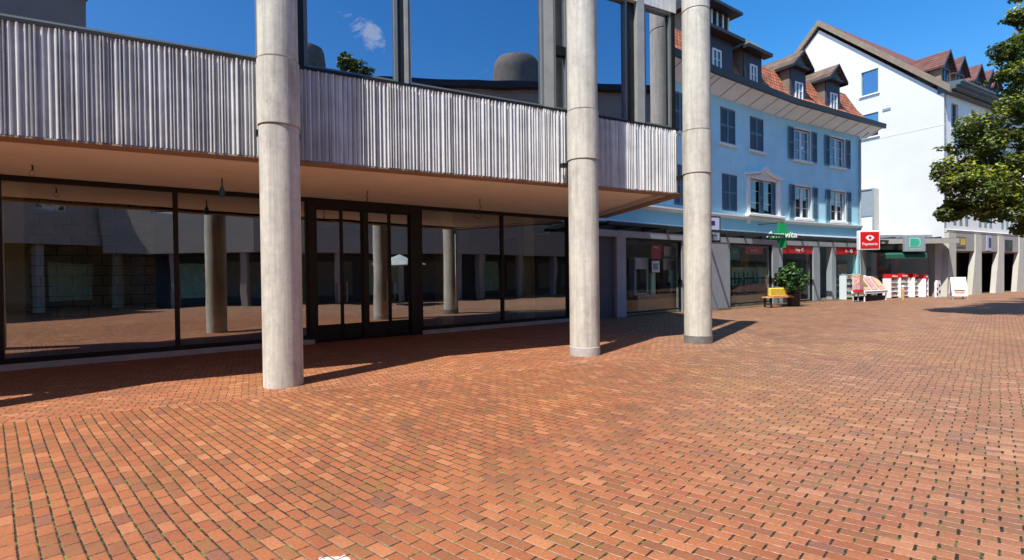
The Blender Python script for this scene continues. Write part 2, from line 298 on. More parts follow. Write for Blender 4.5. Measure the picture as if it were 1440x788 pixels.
# ------------------------------------------------------------------ mesh building
OFF = {}
class MB:
    def __init__(s, wall=ID): s.w = wall; s.v = []; s.f = []
    def poly(s, pts, faces):
        k = len(s.v); s.v += pts; s.f += [tuple(i+k for i in f) for f in faces]; return s
    def uvw(s, pts, faces): return s.poly([s.w.P(*p) for p in pts], faces)
    def box(s, u0, u1, v0, v1, w0, w1):
        p = [(u, v, w) for w in (w0, w1) for v in (v0, v1) for u in (u0, u1)]
        return s.uvw(p, [(0, 2, 3, 1), (4, 5, 7, 6), (0, 1, 5, 4), (2, 6, 7, 3), (0, 4, 6, 2), (1, 3, 7, 5)])
    def bevbox(s, u0, u1, v0, v1, w0, w1, b=.01):
        p = []
        for w, d in ((w0, b), (w0+b, 0), (w1-b, 0), (w1, b)):
            q = [(u0+b, v0), (u1-b, v0), (u1, v0+b), (u1, v1-b), (u1-b, v1), (u0+b, v1), (u0, v1-b), (u0, v0+b)]
            cu, cv = (u0+u1)/2, (v0+v1)/2
            for (a, c) in q:
                a2 = a + (d if a < cu else -d); c2 = c + (d if c < cv else -d); p.append((a2, c2, w))
        f = [tuple(range(7, -1, -1)), tuple(range(24, 32))]
        for k in range(3):
            for i in range(8): j = (i+1) % 8; f.append((k*8+i, k*8+j, k*8+8+j, k*8+8+i))
        return s.uvw(p, f)
    def prism(s, prof, a0, a1, axis='u'):
        """extrude a profile. axis u: prof=(v,w); axis v: prof=(u,w); axis w: prof=(u,v)"""
        n = len(prof); mk = {'u': lambda q, a: (a, q[0], q[1]), 'v': lambda q, a: (q[0], a, q[1]), 'w': lambda q, a: (q[0], q[1], a)}[axis]
        p = [mk(q, a0) for q in prof] + [mk(q, a1) for q in prof]
        f = [tuple(range(n)), tuple(range(2*n-1, n-1, -1))] + [(i, (i+1) % n, n+(i+1) % n, n+i) for i in range(n)]
        return s.uvw(p, f)
    def tube(s, pts, r, n=8, cap=True):
        pts = [Vector(p) for p in pts]; k0 = len(s.v); rs = r if isinstance(r, (list, tuple)) else [r]*len(pts)
        for i, p in enumerate(pts):
            d = (pts[min(i+1, len(pts)-1)] - pts[max(i-1, 0)]).normalized()
            a = Vector((0, 0, 1)) if abs(d.z) < .9 else Vector((1, 0, 0)); x = d.cross(a).normalized(); y = d.cross(x)
            for j in range(n):
                t = 2*math.pi*j/n; s.v.append(tuple(p + (x*math.cos(t) + y*math.sin(t))*rs[i]))
        for i in range(len(pts)-1):
            for j in range(n):
                q = (j+1) % n; s.f.append((k0+i*n+j, k0+i*n+q, k0+(i+1)*n+q, k0+(i+1)*n+j))
        if cap:
            s.f.append(tuple(k0+j for j in range(n-1, -1, -1))); s.f.append(tuple(k0+(len(pts)-1)*n+j for j in range(n)))
        return s
    def lathe(s, c, prof, n=40):
        k0 = len(s.v)
        for r, z in prof:
            for j in range(n):
                t = 2*math.pi*j/n; s.v.append((c[0]+r*math.cos(t), c[1]+r*math.sin(t), z))
        for i in range(len(prof)-1):
            for j in range(n): q = (j+1) % n; s.f.append((k0+i*n+j, k0+i*n+q, k0+(i+1)*n+q, k0+(i+1)*n+j))
        s.f.append(tuple(k0+j for j in range(n-1, -1, -1))); s.f.append(tuple(k0+(len(prof)-1)*n+j for j in range(n)))
        return s
    def frame(s, u0, u1, w0, w1, t, v0, v1):
        s.box(u0, u0+t, v0, v1, w0, w1); s.box(u1-t, u1, v0, v1, w0, w1)
        s.box(u0+t, u1-t, v0, v1, w0, w0+t); s.box(u0+t, u1-t, v0, v1, w1-t, w1); return s
    def holed(s, us, ws, holes, v0, v1):
        """wall slab from (us) to (ws) with rectangular openings"""
        U = sorted({us[0], us[1], *[x for h in holes for x in h[:2]]}); W = sorted({ws[0], ws[1], *[x for h in holes for x in h[2:]]})
        U = [x for x in U if us[0] <= x <= us[1]]; W = [x for x in W if ws[0] <= x <= ws[1]]
        def solid(i, j):
            if not (0 <= i < len(U)-1 and 0 <= j < len(W)-1): return False
            a, b = (U[i]+U[i+1])/2, (W[j]+W[j+1])/2
            return not any(h[0] < a < h[1] and h[2] < b < h[3] for h in holes)
        for i in range(len(U)-1):
            for j in range(len(W)-1):
                if not solid(i, j): continue
                a, b, c, d = U[i], U[i+1], W[j], W[j+1]
                s.uvw([(a, v1, c), (b, v1, c), (b, v1, d), (a, v1, d)], [(0, 1, 2, 3)])
                s.uvw([(a, v0, c), (b, v0, c), (b, v0, d), (a, v0, d)], [(3, 2, 1, 0)])
                for (di, dj, q) in ((-1, 0, [(a, v0, c), (a, v1, c), (a, v1, d), (a, v0, d)]), (1, 0, [(b, v0, c), (b, v1, c), (b, v1, d), (b, v0, d)]),
                                    (0, -1, [(a, v0, c), (b, v0, c), (b, v1, c), (a, v1, c)]), (0, 1, [(a, v0, d), (b, v0, d), (b, v1, d), (a, v1, d)])):
                    if not solid(i+di, j+dj): s.uvw(q, [(0, 1, 2, 3)])
        return s
    def build(s, name, m, parent=None, smooth=False, label=None, loc=None):
        off = Vector(OFF[parent.name]) if parent else Vector(loc or (0, 0, 0))
        me = bpy.data.meshes.new(name); me.from_pydata([tuple(Vector(v)-off) for v in s.v], [], s.f); me.validate()
        import bmesh
        bm = bmesh.new(); bm.from_mesh(me); bmesh.ops.recalc_face_normals(bm, faces=bm.faces); bm.to_mesh(me); bm.free()
        ms = m if isinstance(m, (list, tuple)) else [m]
        for q in ms: me.materials.append(M[q] if isinstance(q, str) else q)
        if smooth:
            for p in me.polygons: p.use_smooth = True
            me.set_sharp_from_angle(angle=R(35))
        o = bpy.data.objects.new(name, me); C.objects.link(o)
        if parent: o.parent = parent
        else: o.location = off
        OFF[o.name] = tuple(off)
        if label: o['label'] = label
        return o
def thing(name, label, cat, loc, group=None):
    o = bpy.data.objects.new(name, None); C.objects.link(o); o.location = loc; o.empty_display_size = .2
    OFF[o.name] = tuple(loc); return tag(o, label, cat, group)
def tag(o, label, cat, group=None):
    o['label'] = label; o['category'] = cat
    if group: o['group'] = group
    return o
def struct(o): o['kind'] = 'structure'; return o
def text(word, size, wall, u, v, w, m, parent, name='lettering', depth=.01, shear=0.0, sx=1.0):
    """lettering standing on a wall plane, centred at u, w"""
    cu = bpy.data.curves.new(name, 'FONT'); cu.body = word; cu.size = size; cu.align_x = 'CENTER'; cu.align_y = 'CENTER'; cu.extrude = depth/2; cu.shear = shear; cu.resolution_u = 3
    tmp = bpy.data.objects.new('tmp', cu); C.objects.link(tmp); dg = bpy.context.evaluated_depsgraph_get()
    me = bpy.data.meshes.new_from_object(tmp.evaluated_get(dg)); bpy.data.objects.remove(tmp)
    mb = MB(wall); mb.uvw([(u+p.co.x*sx, v+p.co.z, w+p.co.y) for p in me.vertices], [tuple(q.vertices) for q in me.polygons])
    return mb.build(name, m, parent)
# ------------------------------------------------------------------ ground
struct(MB().poly([(-150, -60, 0), (250, -60, 0), (250, 320, 0), (-150, 320, 0)], [(0, 1, 2, 3)]).build('plaza_paving', pave))
# ------------------------------------------------------------------ OFFICE BUILDING
C1, C2, C3 = (-3.4, 7.46), (1.42, 9.93), (4.20, 11.42)
a = PANG; d_ = .38
O = (C1[0]-d_*math.sin(a), C1[1]+d_*math.cos(a)); PW = Wall(O, (O[0]+math.cos(a), O[1]+math.sin(a)))
C0 = (C1[0]-4.66*math.cos(a), C1[1]-4.66*math.sin(a)); CM = (C0[0]-5.0*math.cos(a), C0[1]-5.0*math.sin(a))
GW = Wall((-9.0, 9.0), (1.88, 16.82))
off = thing('office_building', 'modern office building with round concrete columns, ribbed metal band and dark glass shopfront', 'building', (-4, 12, 0))
ZS, ZP, ZT = 3.44, 4.84, 10.4      # soffit, panel top, roof
UE = 8.39                           # right corner on the panel line
corner = PW.P(UE, 0, 0); backc = (2.84, 16.5)
# columns
for i, (c, r) in enumerate(((CM, .285), (C0, .285), (C1, .275), (C2, .292), (C3, .300))):
    k = r + .014
    prof = [(r, 0), (r, 3.775), (r-.012, 3.78), (r-.012, 3.795), (k, 3.80), (k, 4.735), (r-.012, 4.74), (r-.012, 4.76), (r, 4.765), (r, 7.4), (r-.012, 7.41), (r-.012, 7.43), (r, 7.44), (r, ZT-.3)]
    col = MB().lathe(c, prof, 48).build('column', 'concrete', off, smooth=True, label='round board-marked concrete column' + (' with a grey steel collar at its foot' if i == 4 else ''))
    if i == 4: MB().lathe(c, [(r+.012, .0), (r+.012, .17), (r+.002, .175)], 48).build('collar', 'collar', col, smooth=False)
    if i == 3: MB().lathe(c, [(r+.006, 0), (r+.006, .16), (r+.001, .17)], 48).build('base_ring', 'curb', col)
    # formwork seam and the bracket that ties the column to the band
    ux = (c[0]-O[0])*PW.e[0]+(c[1]-O[1])*PW.e[1]
    MB(PW).box(ux+r*.75, ux+r+.03, .09, .2, 3.70, 3.78).build('bracket', 'frame', col); MB(PW).box(ux-r-.03, ux-r*.75, .09, .2, 3.70, 3.78).build('bracket', 'frame', col)
# ribbed aluminium band
def ribs(u0, u1):
    mb = MB(PW); u = u0; prof = [(u0, .02)]
    rnd = random.Random(int(u0*10)+99)
    while u < u1-.03:
        w = rnd.choice((.035, .045, .05, .055, .065, .08)); h = rnd.uniform(.03, .065); lo = rnd.uniform(.0, .015)
        if u+w > u1-.01: break
        a1 = min(.012, w*.25)
        q = rnd.uniform(.35, .6); prof += [(u+w*q, h), (u+w*(q+.14), h*rnd.uniform(.85, 1.0)), (u+w*(q+.14)+.004, lo-.03), (u+w*(q+.14)+.014, lo-.03), (u+w, lo*rnd.uniform(.0, .5))]; u += w
    prof.append((u1, .02))
    top = ZP; bot = ZS-.02
    n = len(prof); pts = [(p[0], p[1], bot) for p in prof] + [(p[0], p[1], top) for p in prof]
    f = [(i, i+1, n+i+1, n+i) for i in range(n-1)]
    mb.uvw(pts, f)
    b = len(mb.v); mb.uvw([(u0, .02, bot), (u1, .02, bot), (u1, .02, top), (u0, .02, top), (u0, -.28, bot), (u1, -.28, bot), (u1, -.28, top), (u0, -.28, top)],
                        [(4, 7, 6, 5), (0, 4, 5, 1), (3, 2, 6, 7), (0, 3, 7, 4), (1, 5, 6, 2)])
    return mb
for (u0, u1) in ((-9.6, -4.75), (-4.6, -.12), (.14, 5.31), (5.58, 8.35)):
    ribs(u0, u1).build('metal_panel', 'alu', off, label='vertically ribbed cast metal band panel')
MB(PW).box(-14, UE-.05, -.30, -.06, ZS-.015, ZP-.02).build('band_backing', 'frame', off)
# underside lip and soffit (polygon between panel line and shopfront)
def soff_poly(z0, z1, inset, name, m):
    n1 = PW.P(-14, -inset, z0); n2 = PW.P(UE-inset*1.1, -inset, z0)
    b2 = (backc[0]-inset*.9, backc[1], z0); b1 = (GW.P(-5.5, .3, z0)[0], GW.P(-5.5, .3, z0)[1], z0)
    gl = [GW.P(13.6, -.2, z0), GW.P(-6.5, -.2, z0)]
    ring = [n1, n2, b2, gl[0], gl[1]]
    p = ring + [(q[0], q[1], z1) for q in ring]; n = len(ring)
    return MB().poly(p, [tuple(range(n)), tuple(range(2*n-1, n-1, -1))] + [(i, (i+1) % n, n+(i+1) % n, n+i) for i in range(n)]).build(name, m, off)
soff_poly(ZS+.035, ZS+.20, .20, 'soffit', 'soffit')
MB(PW).box(-14, UE, -.30, .03, ZS-.045, ZS-.022).build('soffit_edge', 'lip', off)
SW = Wall(corner[:2], backc)
MB(SW).box(-.02, SW.L, -.02, .28, ZS-.045, ZS-.022).build('soffit_edge', 'lip', off)
# upper storeys: glazing behind the band plane
vg = -.10
MB(PW).box(-14, UE, vg-.12, .035, ZP+.002, ZP+.055).build('window_sill', 'frame', off)
def pane(w, u0, u1, w0, w1, v, m, parent, name='pane'):
    return MB(w).box(u0, u1, v-.012, v, w0, w1).build(name, m, parent)
ups = [(-9.5, -5.0), (-4.3, -.22), (.40, 1.90), (2.08, 4.84), (5.06, 5.42), (5.42, 6.96), (7.44, 8.26)]
for k, (u0, u1) in enumerate(ups):
    for (w0, w1) in ((ZP+.06, 7.55), (8.1, ZT-.3)):
        fr = MB(PW).frame(u0, u1, w0, w1, .055, vg-.10, vg+.05)
        fo = fr.build('window_frame', 'greyframe', off)
        if k == 4 and w0 < 6: MB(PW).box(u0+.056, u1-.056, vg-.08, vg+.045, 6.02, 6.20).build('transom', 'frame', fo)
        pane(PW, u0+.05, u1-.05, w0+.05, w1-.05, vg-.02, 'glass_up', fo)
# mullions, dark jambs and the pale piers between panes
def post(u0, u1, v0, v1, m, z0=ZP+.06, z1=ZT-.3): MB(PW).box(u0, u1, v0, v1, z0, z1).build('mullion', m, off)
post(-.22, .03, vg-.3, vg+.06, 'frame'); post(.10, .40, vg-.3, vg+.04, 'frame'); post(-5.0, -4.3, vg-.3, vg+.05, 'frame')
post(1.90, 2.02, vg-.2, vg+.02, 'frame'); post(2.02, 2.08, vg-.1, vg+.07, 'lightframe')
post(4.84, 5.06, vg-.1, vg+.06, 'lightframe'); post(6.96, 7.22, vg-.3, vg-.02, 'frame'); post(7.22, 7.42, vg-.1, vg+.09, 'lightframe')
post(8.26, UE-.02, vg-.1, vg+.06, 'frame')
MB(PW).box(-14, UE, vg-.2, -.02, 7.555, 8.095).build('floor_band', 'alu', off)
MB(PW).box(-14, UE+.05, -.6, .06, ZT-.295, ZT).build('roof_edge', 'alu', off)
# side wall to the right, back and roof, floor slabs
MB(SW).box(.05, SW.L, -.25, -.03, ZP, ZT-.3).build('side_wall', 'frame', off)
MB(SW).box(.02, SW.L, -.25, -.01, ZS-.02, ZP-.01).build('side_wall', 'alu', off)
for z0, z1, nm in ((ZS+.21, ZS+.4, 'floor_slab'), (ZT-.29, ZT-.05, 'roof')):
    soff_poly(z0, z1, .33, nm, 'room')
far = Wall(GW.P(-7, -8, 0)[:2], GW.P(13.6, -8, 0)[:2])
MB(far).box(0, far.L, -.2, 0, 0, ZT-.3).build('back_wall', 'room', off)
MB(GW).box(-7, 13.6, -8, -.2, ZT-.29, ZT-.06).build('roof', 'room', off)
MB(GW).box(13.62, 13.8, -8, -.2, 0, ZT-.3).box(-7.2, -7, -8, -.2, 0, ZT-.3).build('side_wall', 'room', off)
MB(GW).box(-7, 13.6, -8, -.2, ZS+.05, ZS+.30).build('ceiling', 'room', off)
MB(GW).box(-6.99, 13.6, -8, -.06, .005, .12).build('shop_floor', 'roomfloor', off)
MB(GW).box(-6.9, 2.2, -3.4, -3.2, .12, ZS+.04).build('block_wall', 'blocks', off)
for u in (-.3, 5.0, 9.1, 12.2):
    MB(GW).bevbox(u, u+.42, -1.25, -.83, .121, ZS+.04, .015).build('interior_pillar', 'pillar', off)
# ground floor glazing
MB(GW).box(-7, 5.22, .0, .16, .0, .10).build('base_curb', 'curb', off); MB(GW).box(8.02, 13.75, .0, .16, .0, .10).build('base_curb', 'curb', off)
def bay(u0, u1):
    fr = MB(GW).box(u0, u1, -.06, .03, .101, .20).box(u0, u1, -.05, .03, ZS-.07, ZS+.03)
    fr.box(u0, u0+.045, -.06, .03, .2, ZS-.07).box(u1-.045, u1, -.06, .03, .2, ZS-.07)
    fo = fr.build('shopfront_window', 'frame', off)
    pane(GW, u0+.03, u1-.03, .19, ZS-.06, -.02, 'glass_low', fo)
for u0, u1 in ((-5.6, -2.85), (-2.85, -.1), (-.1, 2.52), (2.52, 5.12), (8.04, 10.73), (10.73, 13.36)): bay(u0, u1)
MB(GW).box(5.12, 5.30, -.10, .06, .0, ZS+.03).build('door_post', 'frame', off); MB(GW).box(7.72, 8.04, -.10, .07, .0, ZS+.03).build('door_post', 'frame', off)
MB(GW).box(13.36, 13.6, -.10, .06, .0, ZS+.03).build('door_post', 'frame', off)
MB(GW).box(5.30, 7.72, -.06, .05, 3.24, ZS+.03).build('door_header', 'frame', off)
for u0, u1, pu in ((5.30, 5.92, 1), (5.92, 6.44, -1), (6.56, 7.16, 1), (7.16, 7.72, -1)):
    dr = MB(GW).frame(u0+.004, u1-.004, .02, 3.235, .032, -.04, .02)
    dr.box(u0+.05, u1-.05, -.03, .01, .066, .42)
    do = dr.build('door', 'frame', off)
    pane(GW, u0+.04, u1-.04, .42, 3.20, -.012, 'glass_low', do)
    hu = u1-.10 if pu > 0 else u0+.10
    MB(GW).tube([GW.P(hu, .03, .95), GW.P(hu, .075, .98), GW.P(hu, .075, 1.42), GW.P(hu, .03, 1.45)], .012).build('handle', 'lightframe', do)
MB(GW).box(6.445, 6.555, -.06, .05, .02, 3.235).build('door_post', 'frame', off)
# ------------------------------------------------------------------ cables hanging from the soffit
def cable(px, py0, py1, kind, label):
    x, y = g(px, py0, ZS+.035); zt = ZS+.035
    k = math.hypot(x, y); d = (py1-py0)/F*y
    t = thing('hanging_cable', label, 'cable', (x, y, zt), 'loose cables under the soffit')
    if kind == 'loop':
        pts = [(x, y, zt), (x-.01, y, zt-.12), (x+.02, y, zt-.22), (x-.06, y, zt-.30)]
        MB().tube(pts, .009, 6).build('wire', 'cable', t)
        lp = [(x-.06+.085*math.sin(q), y+.02*math.cos(q), zt-.40+.10*math.cos(q)) for q in [i*2*math.pi/16 for i in range(17)]]
        MB().tube(lp, .007, 6).build('wire_loop', 'cable', t)
    elif kind == 'tape':
        MB().tube([(x, y, zt), (x+.005, y, zt-.16), (x, y, zt-.30)], .012, 6).build('wire', 'cable', t)
        MB().lathe((x, y), [(.01, zt-.36), (.05, zt-.30), (.045, zt-.22), (.015, zt-.14)], 12).build('tape_bundle', 'bluetape', t)
    elif kind == 'ring':
        MB().tube([(x, y, zt), (x+.01, y, zt-.05), (x, y, zt-.09)], .012, 6).build('wire', 'cable', t)
        lp = [(x+.045*math.sin(q), y, zt-.14+.045*math.cos(q)) for q in [i*2*math.pi/14 for i in range(15)]]
        MB().tube(lp, .006, 6).build('wire_loop', 'lightframe', t)
    else:
        MB().tube([(x+.02, y, zt), (x-.005, y, zt-.10), (x+.01, y, zt-.22), (x-.02, y, zt-.33)], .010, 6).build('wire', 'cable', t)
        MB().tube([(x-.02, y, zt-.24), (x+.06, y, zt-.33)], .008, 6).build('wire_end', 'cable', t)
cable(45, 232, 252, 'ring', 'short cable with a small pale ring, leftmost under the soffit')
cable(312, 251, 285, 'tape', 'cable ending in a blue taped bundle left of the nearest column')
cable(516, 268, 303, 'end', 'short forked cable hanging above the double glass doors')
cable(675, 279, 333, 'loop', 'cable with a wide round loop hanging before the right-hand shopfront')
# folding chair just inside the left shopfront
t = thing('folding_chair', 'thin folding chair standing inside behind the leftmost shopfront glass', 'chair', GW.P(.35, -.45, .12))
def gp(u, v, w): return GW.P(u, v, w)
for u in (.2, .52):
    MB().tube([gp(u, -.25, .12), gp(u, -.62, .95)], .013, 6).build('leg', 'lightframe', t); MB().tube([gp(u, -.68, .12), gp(u, -.3, .58)], .013, 6).build('leg', 'lightframe', t)
MB(GW).box(.2, .52, -.62, -.28, .55, .58).build('seat', 'black', t); MB(GW).box(.2, .52, -.63, -.60, .78, .96).build('backrest', 'black', t)

# ------------------------------------------------------------------ BLUE HOUSE
P_ = [g(845, 449.5), g(985, 436.0), g(1096, 426.6), g(1210, 419)]
BS = [Wall(p, q) for p, q in zip(P_, P_[1:])]
house = thing('blue_house', 'pale blue three-storey house with shutters, tiled mansard roof and shops below', 'house', (P_[1][0], P_[1][1], 0))
ZE = 9.14; ZB = 4.05
def rect(wl, x0, y0, x1, y1, v=0.0):
    u0, w1 = wl.hit(x0, y0, v); u1, w0 = wl.hit(x1, y1, v)
    return u0, u1, w0, w1
# windows per segment: (kind, u0, u1, w0, w1) for the opening
TF0, TF1, FF0, FF1 = 7.22, 8.78, 4.28, 5.9
wins = {0: [], 1: [], 2: []}
wins[0] += [('closed', 4.3, 5.25, TF0, TF1), ('closed', 4.3, 5.25, FF0, FF1), ('closed', 2.2, 3.1, FF0, FF1)]
s1 = BS[1]; s2 = BS[2]
ux = lambda wl, x: wl.hit(x, 240)[0]
wins[1] += [('closed', ux(s1, 1012.5), ux(s1, 1034), TF0, TF1), ('closed', ux(s1, 1054), ux(s1, 1073.5), TF0, TF1),
            ('closed', ux(s1, 1014), ux(s1, 1036), FF0, FF1), ('pediment', ux(s1, 1054), ux(s1, 1091), FF0, FF1)]
for (x0, x1) in ((1117, 1139), (1167, 1187)):
    wins[2] += [('open', ux(s2, x0), ux(s2, x1), TF0, TF1), ('open', ux(s2, x0+1), ux(s2, x1+1), FF0-.02, FF1)]
def shutter(wl, u0, u1, w0, w1, v, parent):
    mb = MB(wl); t_ = .05; mb.frame(u0, u1, w0, w1, t_, v, v+.04); mb.box(u0+t_, u1-t_, v, v+.035, (w0+w1)/2-.03, (w0+w1)/2+.03)
    w = w0+t_+.02
    while w < w1-t_-.03:
        if abs(w-(w0+w1)/2) > .06:
            mb.uvw([(u0+t_, v+.005, w+.035), (u1-t_, v+.005, w+.035), (u1-t_, v+.032, w), (u0+t_, v+.032, w)], [(0, 1, 2, 3)])
        w += .05
    mb.box(u0+t_, u1-t_, v, v+.004, w0+t_, w1-t_)
    return mb.build('shutter', 'shutter', parent)
for k, wl in enumerate(BS):
    L = wl.L; ua = -1.0 if k == 0 else 0; 
    holes = [(h[1], h[2], h[3], h[4]) for h in wins[k]]
    MB(wl).holed((ua, L), (ZB+.02, ZE+.02), holes, -.35, 0).build('wall', 'blue', house)
    MB(wl).box(ua, L, -.35, .0, 3.30, ZB+.015).build('wall', 'blue_sunlit', house, label='strip of blue wall above the shop canopy, coloured turquoise as if sunlit')
    # ledge under the first floor windows
    MB(wl).prism([(0, ZB-.10), (.10, ZB-.06), (.17, ZB), (.17, ZB+.06), (.0, ZB+.09)], ua, L).build('cornice_ledge', 'white', house)
    MB(wl).box(ua, L, .001, .05, 3.36, 3.46).build('trim_strip', 'eave', house)
    for (kind, u0, u1, w0, w1) in wins[k]:
        cas = MB(wl); cw = .09 if kind != 'closed' else .03
        cas.box(u0-cw, u0, -.14, .025, w0, w1).box(u1, u1+cw, -.14, .025, w0, w1).box(u0-cw, u1+cw, -.14, .03, w1, w1+cw)
        wn = cas.build('window', 'white', house)
        if k == 2 or w0 > 6: MB(wl).bevbox(u0-.16, u1+.16, -.10, .11, w0-.11, w0-.002, .015).build('sill', 'white', wn)
        if kind == 'closed':
            mid = (u0+u1)/2
            shutter(wl, u0, mid-.005, w0+.01, w1-.01, -.02, wn); shutter(wl, mid+.005, u1, w0+.01, w1-.01, -.02, wn)
            pane(wl, u0, u1, w0, w1, -.2, 'pane', wn)
        else:
            sh = MB(wl); mid = (u0+u1)/2
            sh.frame(u0+.002, mid-.012, w0+.002, w1-.002, .075, -.14, -.08).frame(mid+.012, u1-.002, w0+.002, w1-.002, .075, -.14, -.08)
            for q in (1/3, 2/3):
                z = w0+(w1-w0)*q; sh.box(u0+.07, mid-.08, -.12, -.09, z-.012, z+.012).box(mid+.08, u1-.07, -.12, -.09, z-.012, z+.012)
            sh.box(mid-.012, mid+.012, -.13, -.07, w0+.002, w1-.002)
            sh.build('sash', 'white', wn)
            pane(wl, u0+.05, u1-.05, w0+.05, w1-.05, -.11, 'pane', wn)
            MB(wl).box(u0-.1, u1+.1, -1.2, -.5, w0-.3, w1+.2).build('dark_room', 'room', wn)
            if kind == 'open':
                sw = .48
                shutter(wl, u0-cw-sw, u0-cw-.01, w0, w1+.02, .028, wn); shutter(wl, u1+cw+.01, u1+cw+sw, w0, w1+.02, .028, wn)
            else:
                # carved surround with a small pediment, its shutters folded inside the reveal
                sur = MB(wl)
                sur.box(u0-.30, u0-.092, 0, .09, w0-.02, w1+.10).box(u1+.092, u1+.30, 0, .09, w0-.02, w1+.10)
                m_ = (u0+u1)/2
                sur.prism([(u0-.38, w1+.13), (u0-.05, w1+.13), (m_-.32, w1+.30), (m_, w1+.50), (m_+.32, w1+.30), (u1+.05, w1+.13), (u1+.38, w1+.13), (u1+.38, w1+.23), (u1+.10, w1+.25), (m_+.36, w1+.43), (m_, w1+.66), (m_-.36, w1+.43), (u0-.10, w1+.25), (u0-.38, w1+.23)], .0, .20, 'v')
                sur.build('pediment', 'white', wn)
                MB(wl).prism([(u0, w1+.092), (u1, w1+.092), (m_+.3, w1+.28), (m_, w1+.46), (m_-.3, w1+.28)], -.0, .06, 'v').build('pediment_field', 'white', wn)
                shutter(wl, m_-.30, m_+.08, w0, w1-.05, -.06, wn); shutter(wl, u1-.36, u1-.0, w0, w1-.05, -.06, wn)
                MB(wl).bevbox(u0-.45, u1+.45, .0, .26, w0-.16, w0-.03, .02).build('sill', 'white', wn)
                for uu in (u0-.25, u1+.1): MB(wl).prism([(.0, w0-.50), (.05, w0-.50), (.20, w0-.17), (.0, w0-.17)], uu, uu+.15).build('console', 'white', wn)
# end wall to the right; downpipe at the corner
MB().tube([BS[2].P(BS[2].L-.12, .07, .1), BS[2].P(BS[2].L-.12, .07, 2.8)], .05, 10).build('downpipe', 'shopgrey', house)
MB().tube([BS[2].P(BS[2].L-.12, .07, 3.55), BS[2].P(BS[2].L-.12, .07, ZE-.15), BS[2].P(BS[2].L-.12, .5, ZE+.12)], .05, 10).build('downpipe', 'shopgrey', house)
EW = Wall(P_[3], (P_[3][0]-math.sin(BS[2].a)*9, P_[3][1]+math.cos(BS[2].a)*9))
MB(EW).box(0, 9, -.3, 0, .0, ZE).build('wall', 'blue', house)
# eaves: boarded soffit following the three wall lines, gutter at its edge, mitred at the bends
def mitre(v, end=.75):
    ls = []
    q = [BS[0].P(-1.0, v, 0)[:2]]
    for A_, B_ in zip(BS, BS[1:]):
        ha = (A_.a+B_.a)/2; n = (math.sin(ha), -math.cos(ha)); k = v/math.cos((A_.a-B_.a)/2)
        q.append((B_.A[0]+n[0]*k, B_.A[1]+n[1]*k))
    q.append(BS[2].P(BS[2].L+end, v, 0)[:2]); return q
def strip(sections, name, m, parent, close=True):
    """sections: list of (v, z); sweeps the outline along the bent facade"""
    rows = [mitre(q_[0], q_[2] if len(q_) > 2 else .75) for q_ in sections]; n = len(sections); mb = MB(); k = len(rows[0])
    pts = [(rows[i][j][0], rows[i][j][1], sections[i][1]) for j in range(k) for i in range(n)]
    f = [(j*n+i, j*n+(i+1) % n, (j+1)*n+(i+1) % n, (j+1)*n+i) for j in range(k-1) for i in range(n if close else n-1)]
    f += [tuple(range(n)), tuple((k-1)*n+i for i in range(n-1, -1, -1))] if close else []
    return mb.poly(pts, f).build(name, m, parent)
EV = .85
strip([(-.35, ZE+.03), (.0, ZE+.03), (EV, ZE+.42), (EV, ZE+.48), (-.35, ZE+.2)], 'eaves', 'eave', house)
strip([(EV-.12, ZE+.485), (EV+.001, ZE+.482), (EV+.001, ZE+.37), (EV+.14, ZE+.35), (EV+.17, ZE+.60), (EV-.12, ZE+.64)], 'gutter', 'gutter', house)
for k, wl in enumerate(BS):   # rafters' cover strips under the boarding
    u = .3
    while u < wl.L+(.6 if k == 2 else 0):
        MB(wl).poly([wl.P(u, .02, ZE+.02), wl.P(u+.035, .02, ZE+.02), wl.P(u+.035, EV-.02, ZE+.39), wl.P(u, EV-.02, ZE+.39),
                     wl.P(u, .02, ZE+.05), wl.P(u+.035, .02, ZE+.05), wl.P(u+.035, EV-.02, ZE+.42), wl.P(u, EV-.02, ZE+.42)],
                    [(0, 1, 2, 3), (4, 7, 6, 5), (0, 4, 5, 1), (1, 5, 6, 2), (2, 6, 7, 3), (3, 7, 4, 0)]).build('rafter_strip', 'lintel', house)
        u += 1.15
# mansard roof
ZR = ZE+.56
strip([(EV-.03, ZR-.03, .75), (.40, ZR+.18, .45), (-.12, ZR+1.0, .0), (-.55, ZR+2.0, -.45), (-1.1, ZR+2.25, -1.0), (-5, ZR+2.5, -1.5), (-5, ZE+.3, .4), (-.34, ZE+.21, .6)], 'mansard_roof', 'tiles', house)
# right-hand hip end in old tiles
wl = BS[2]
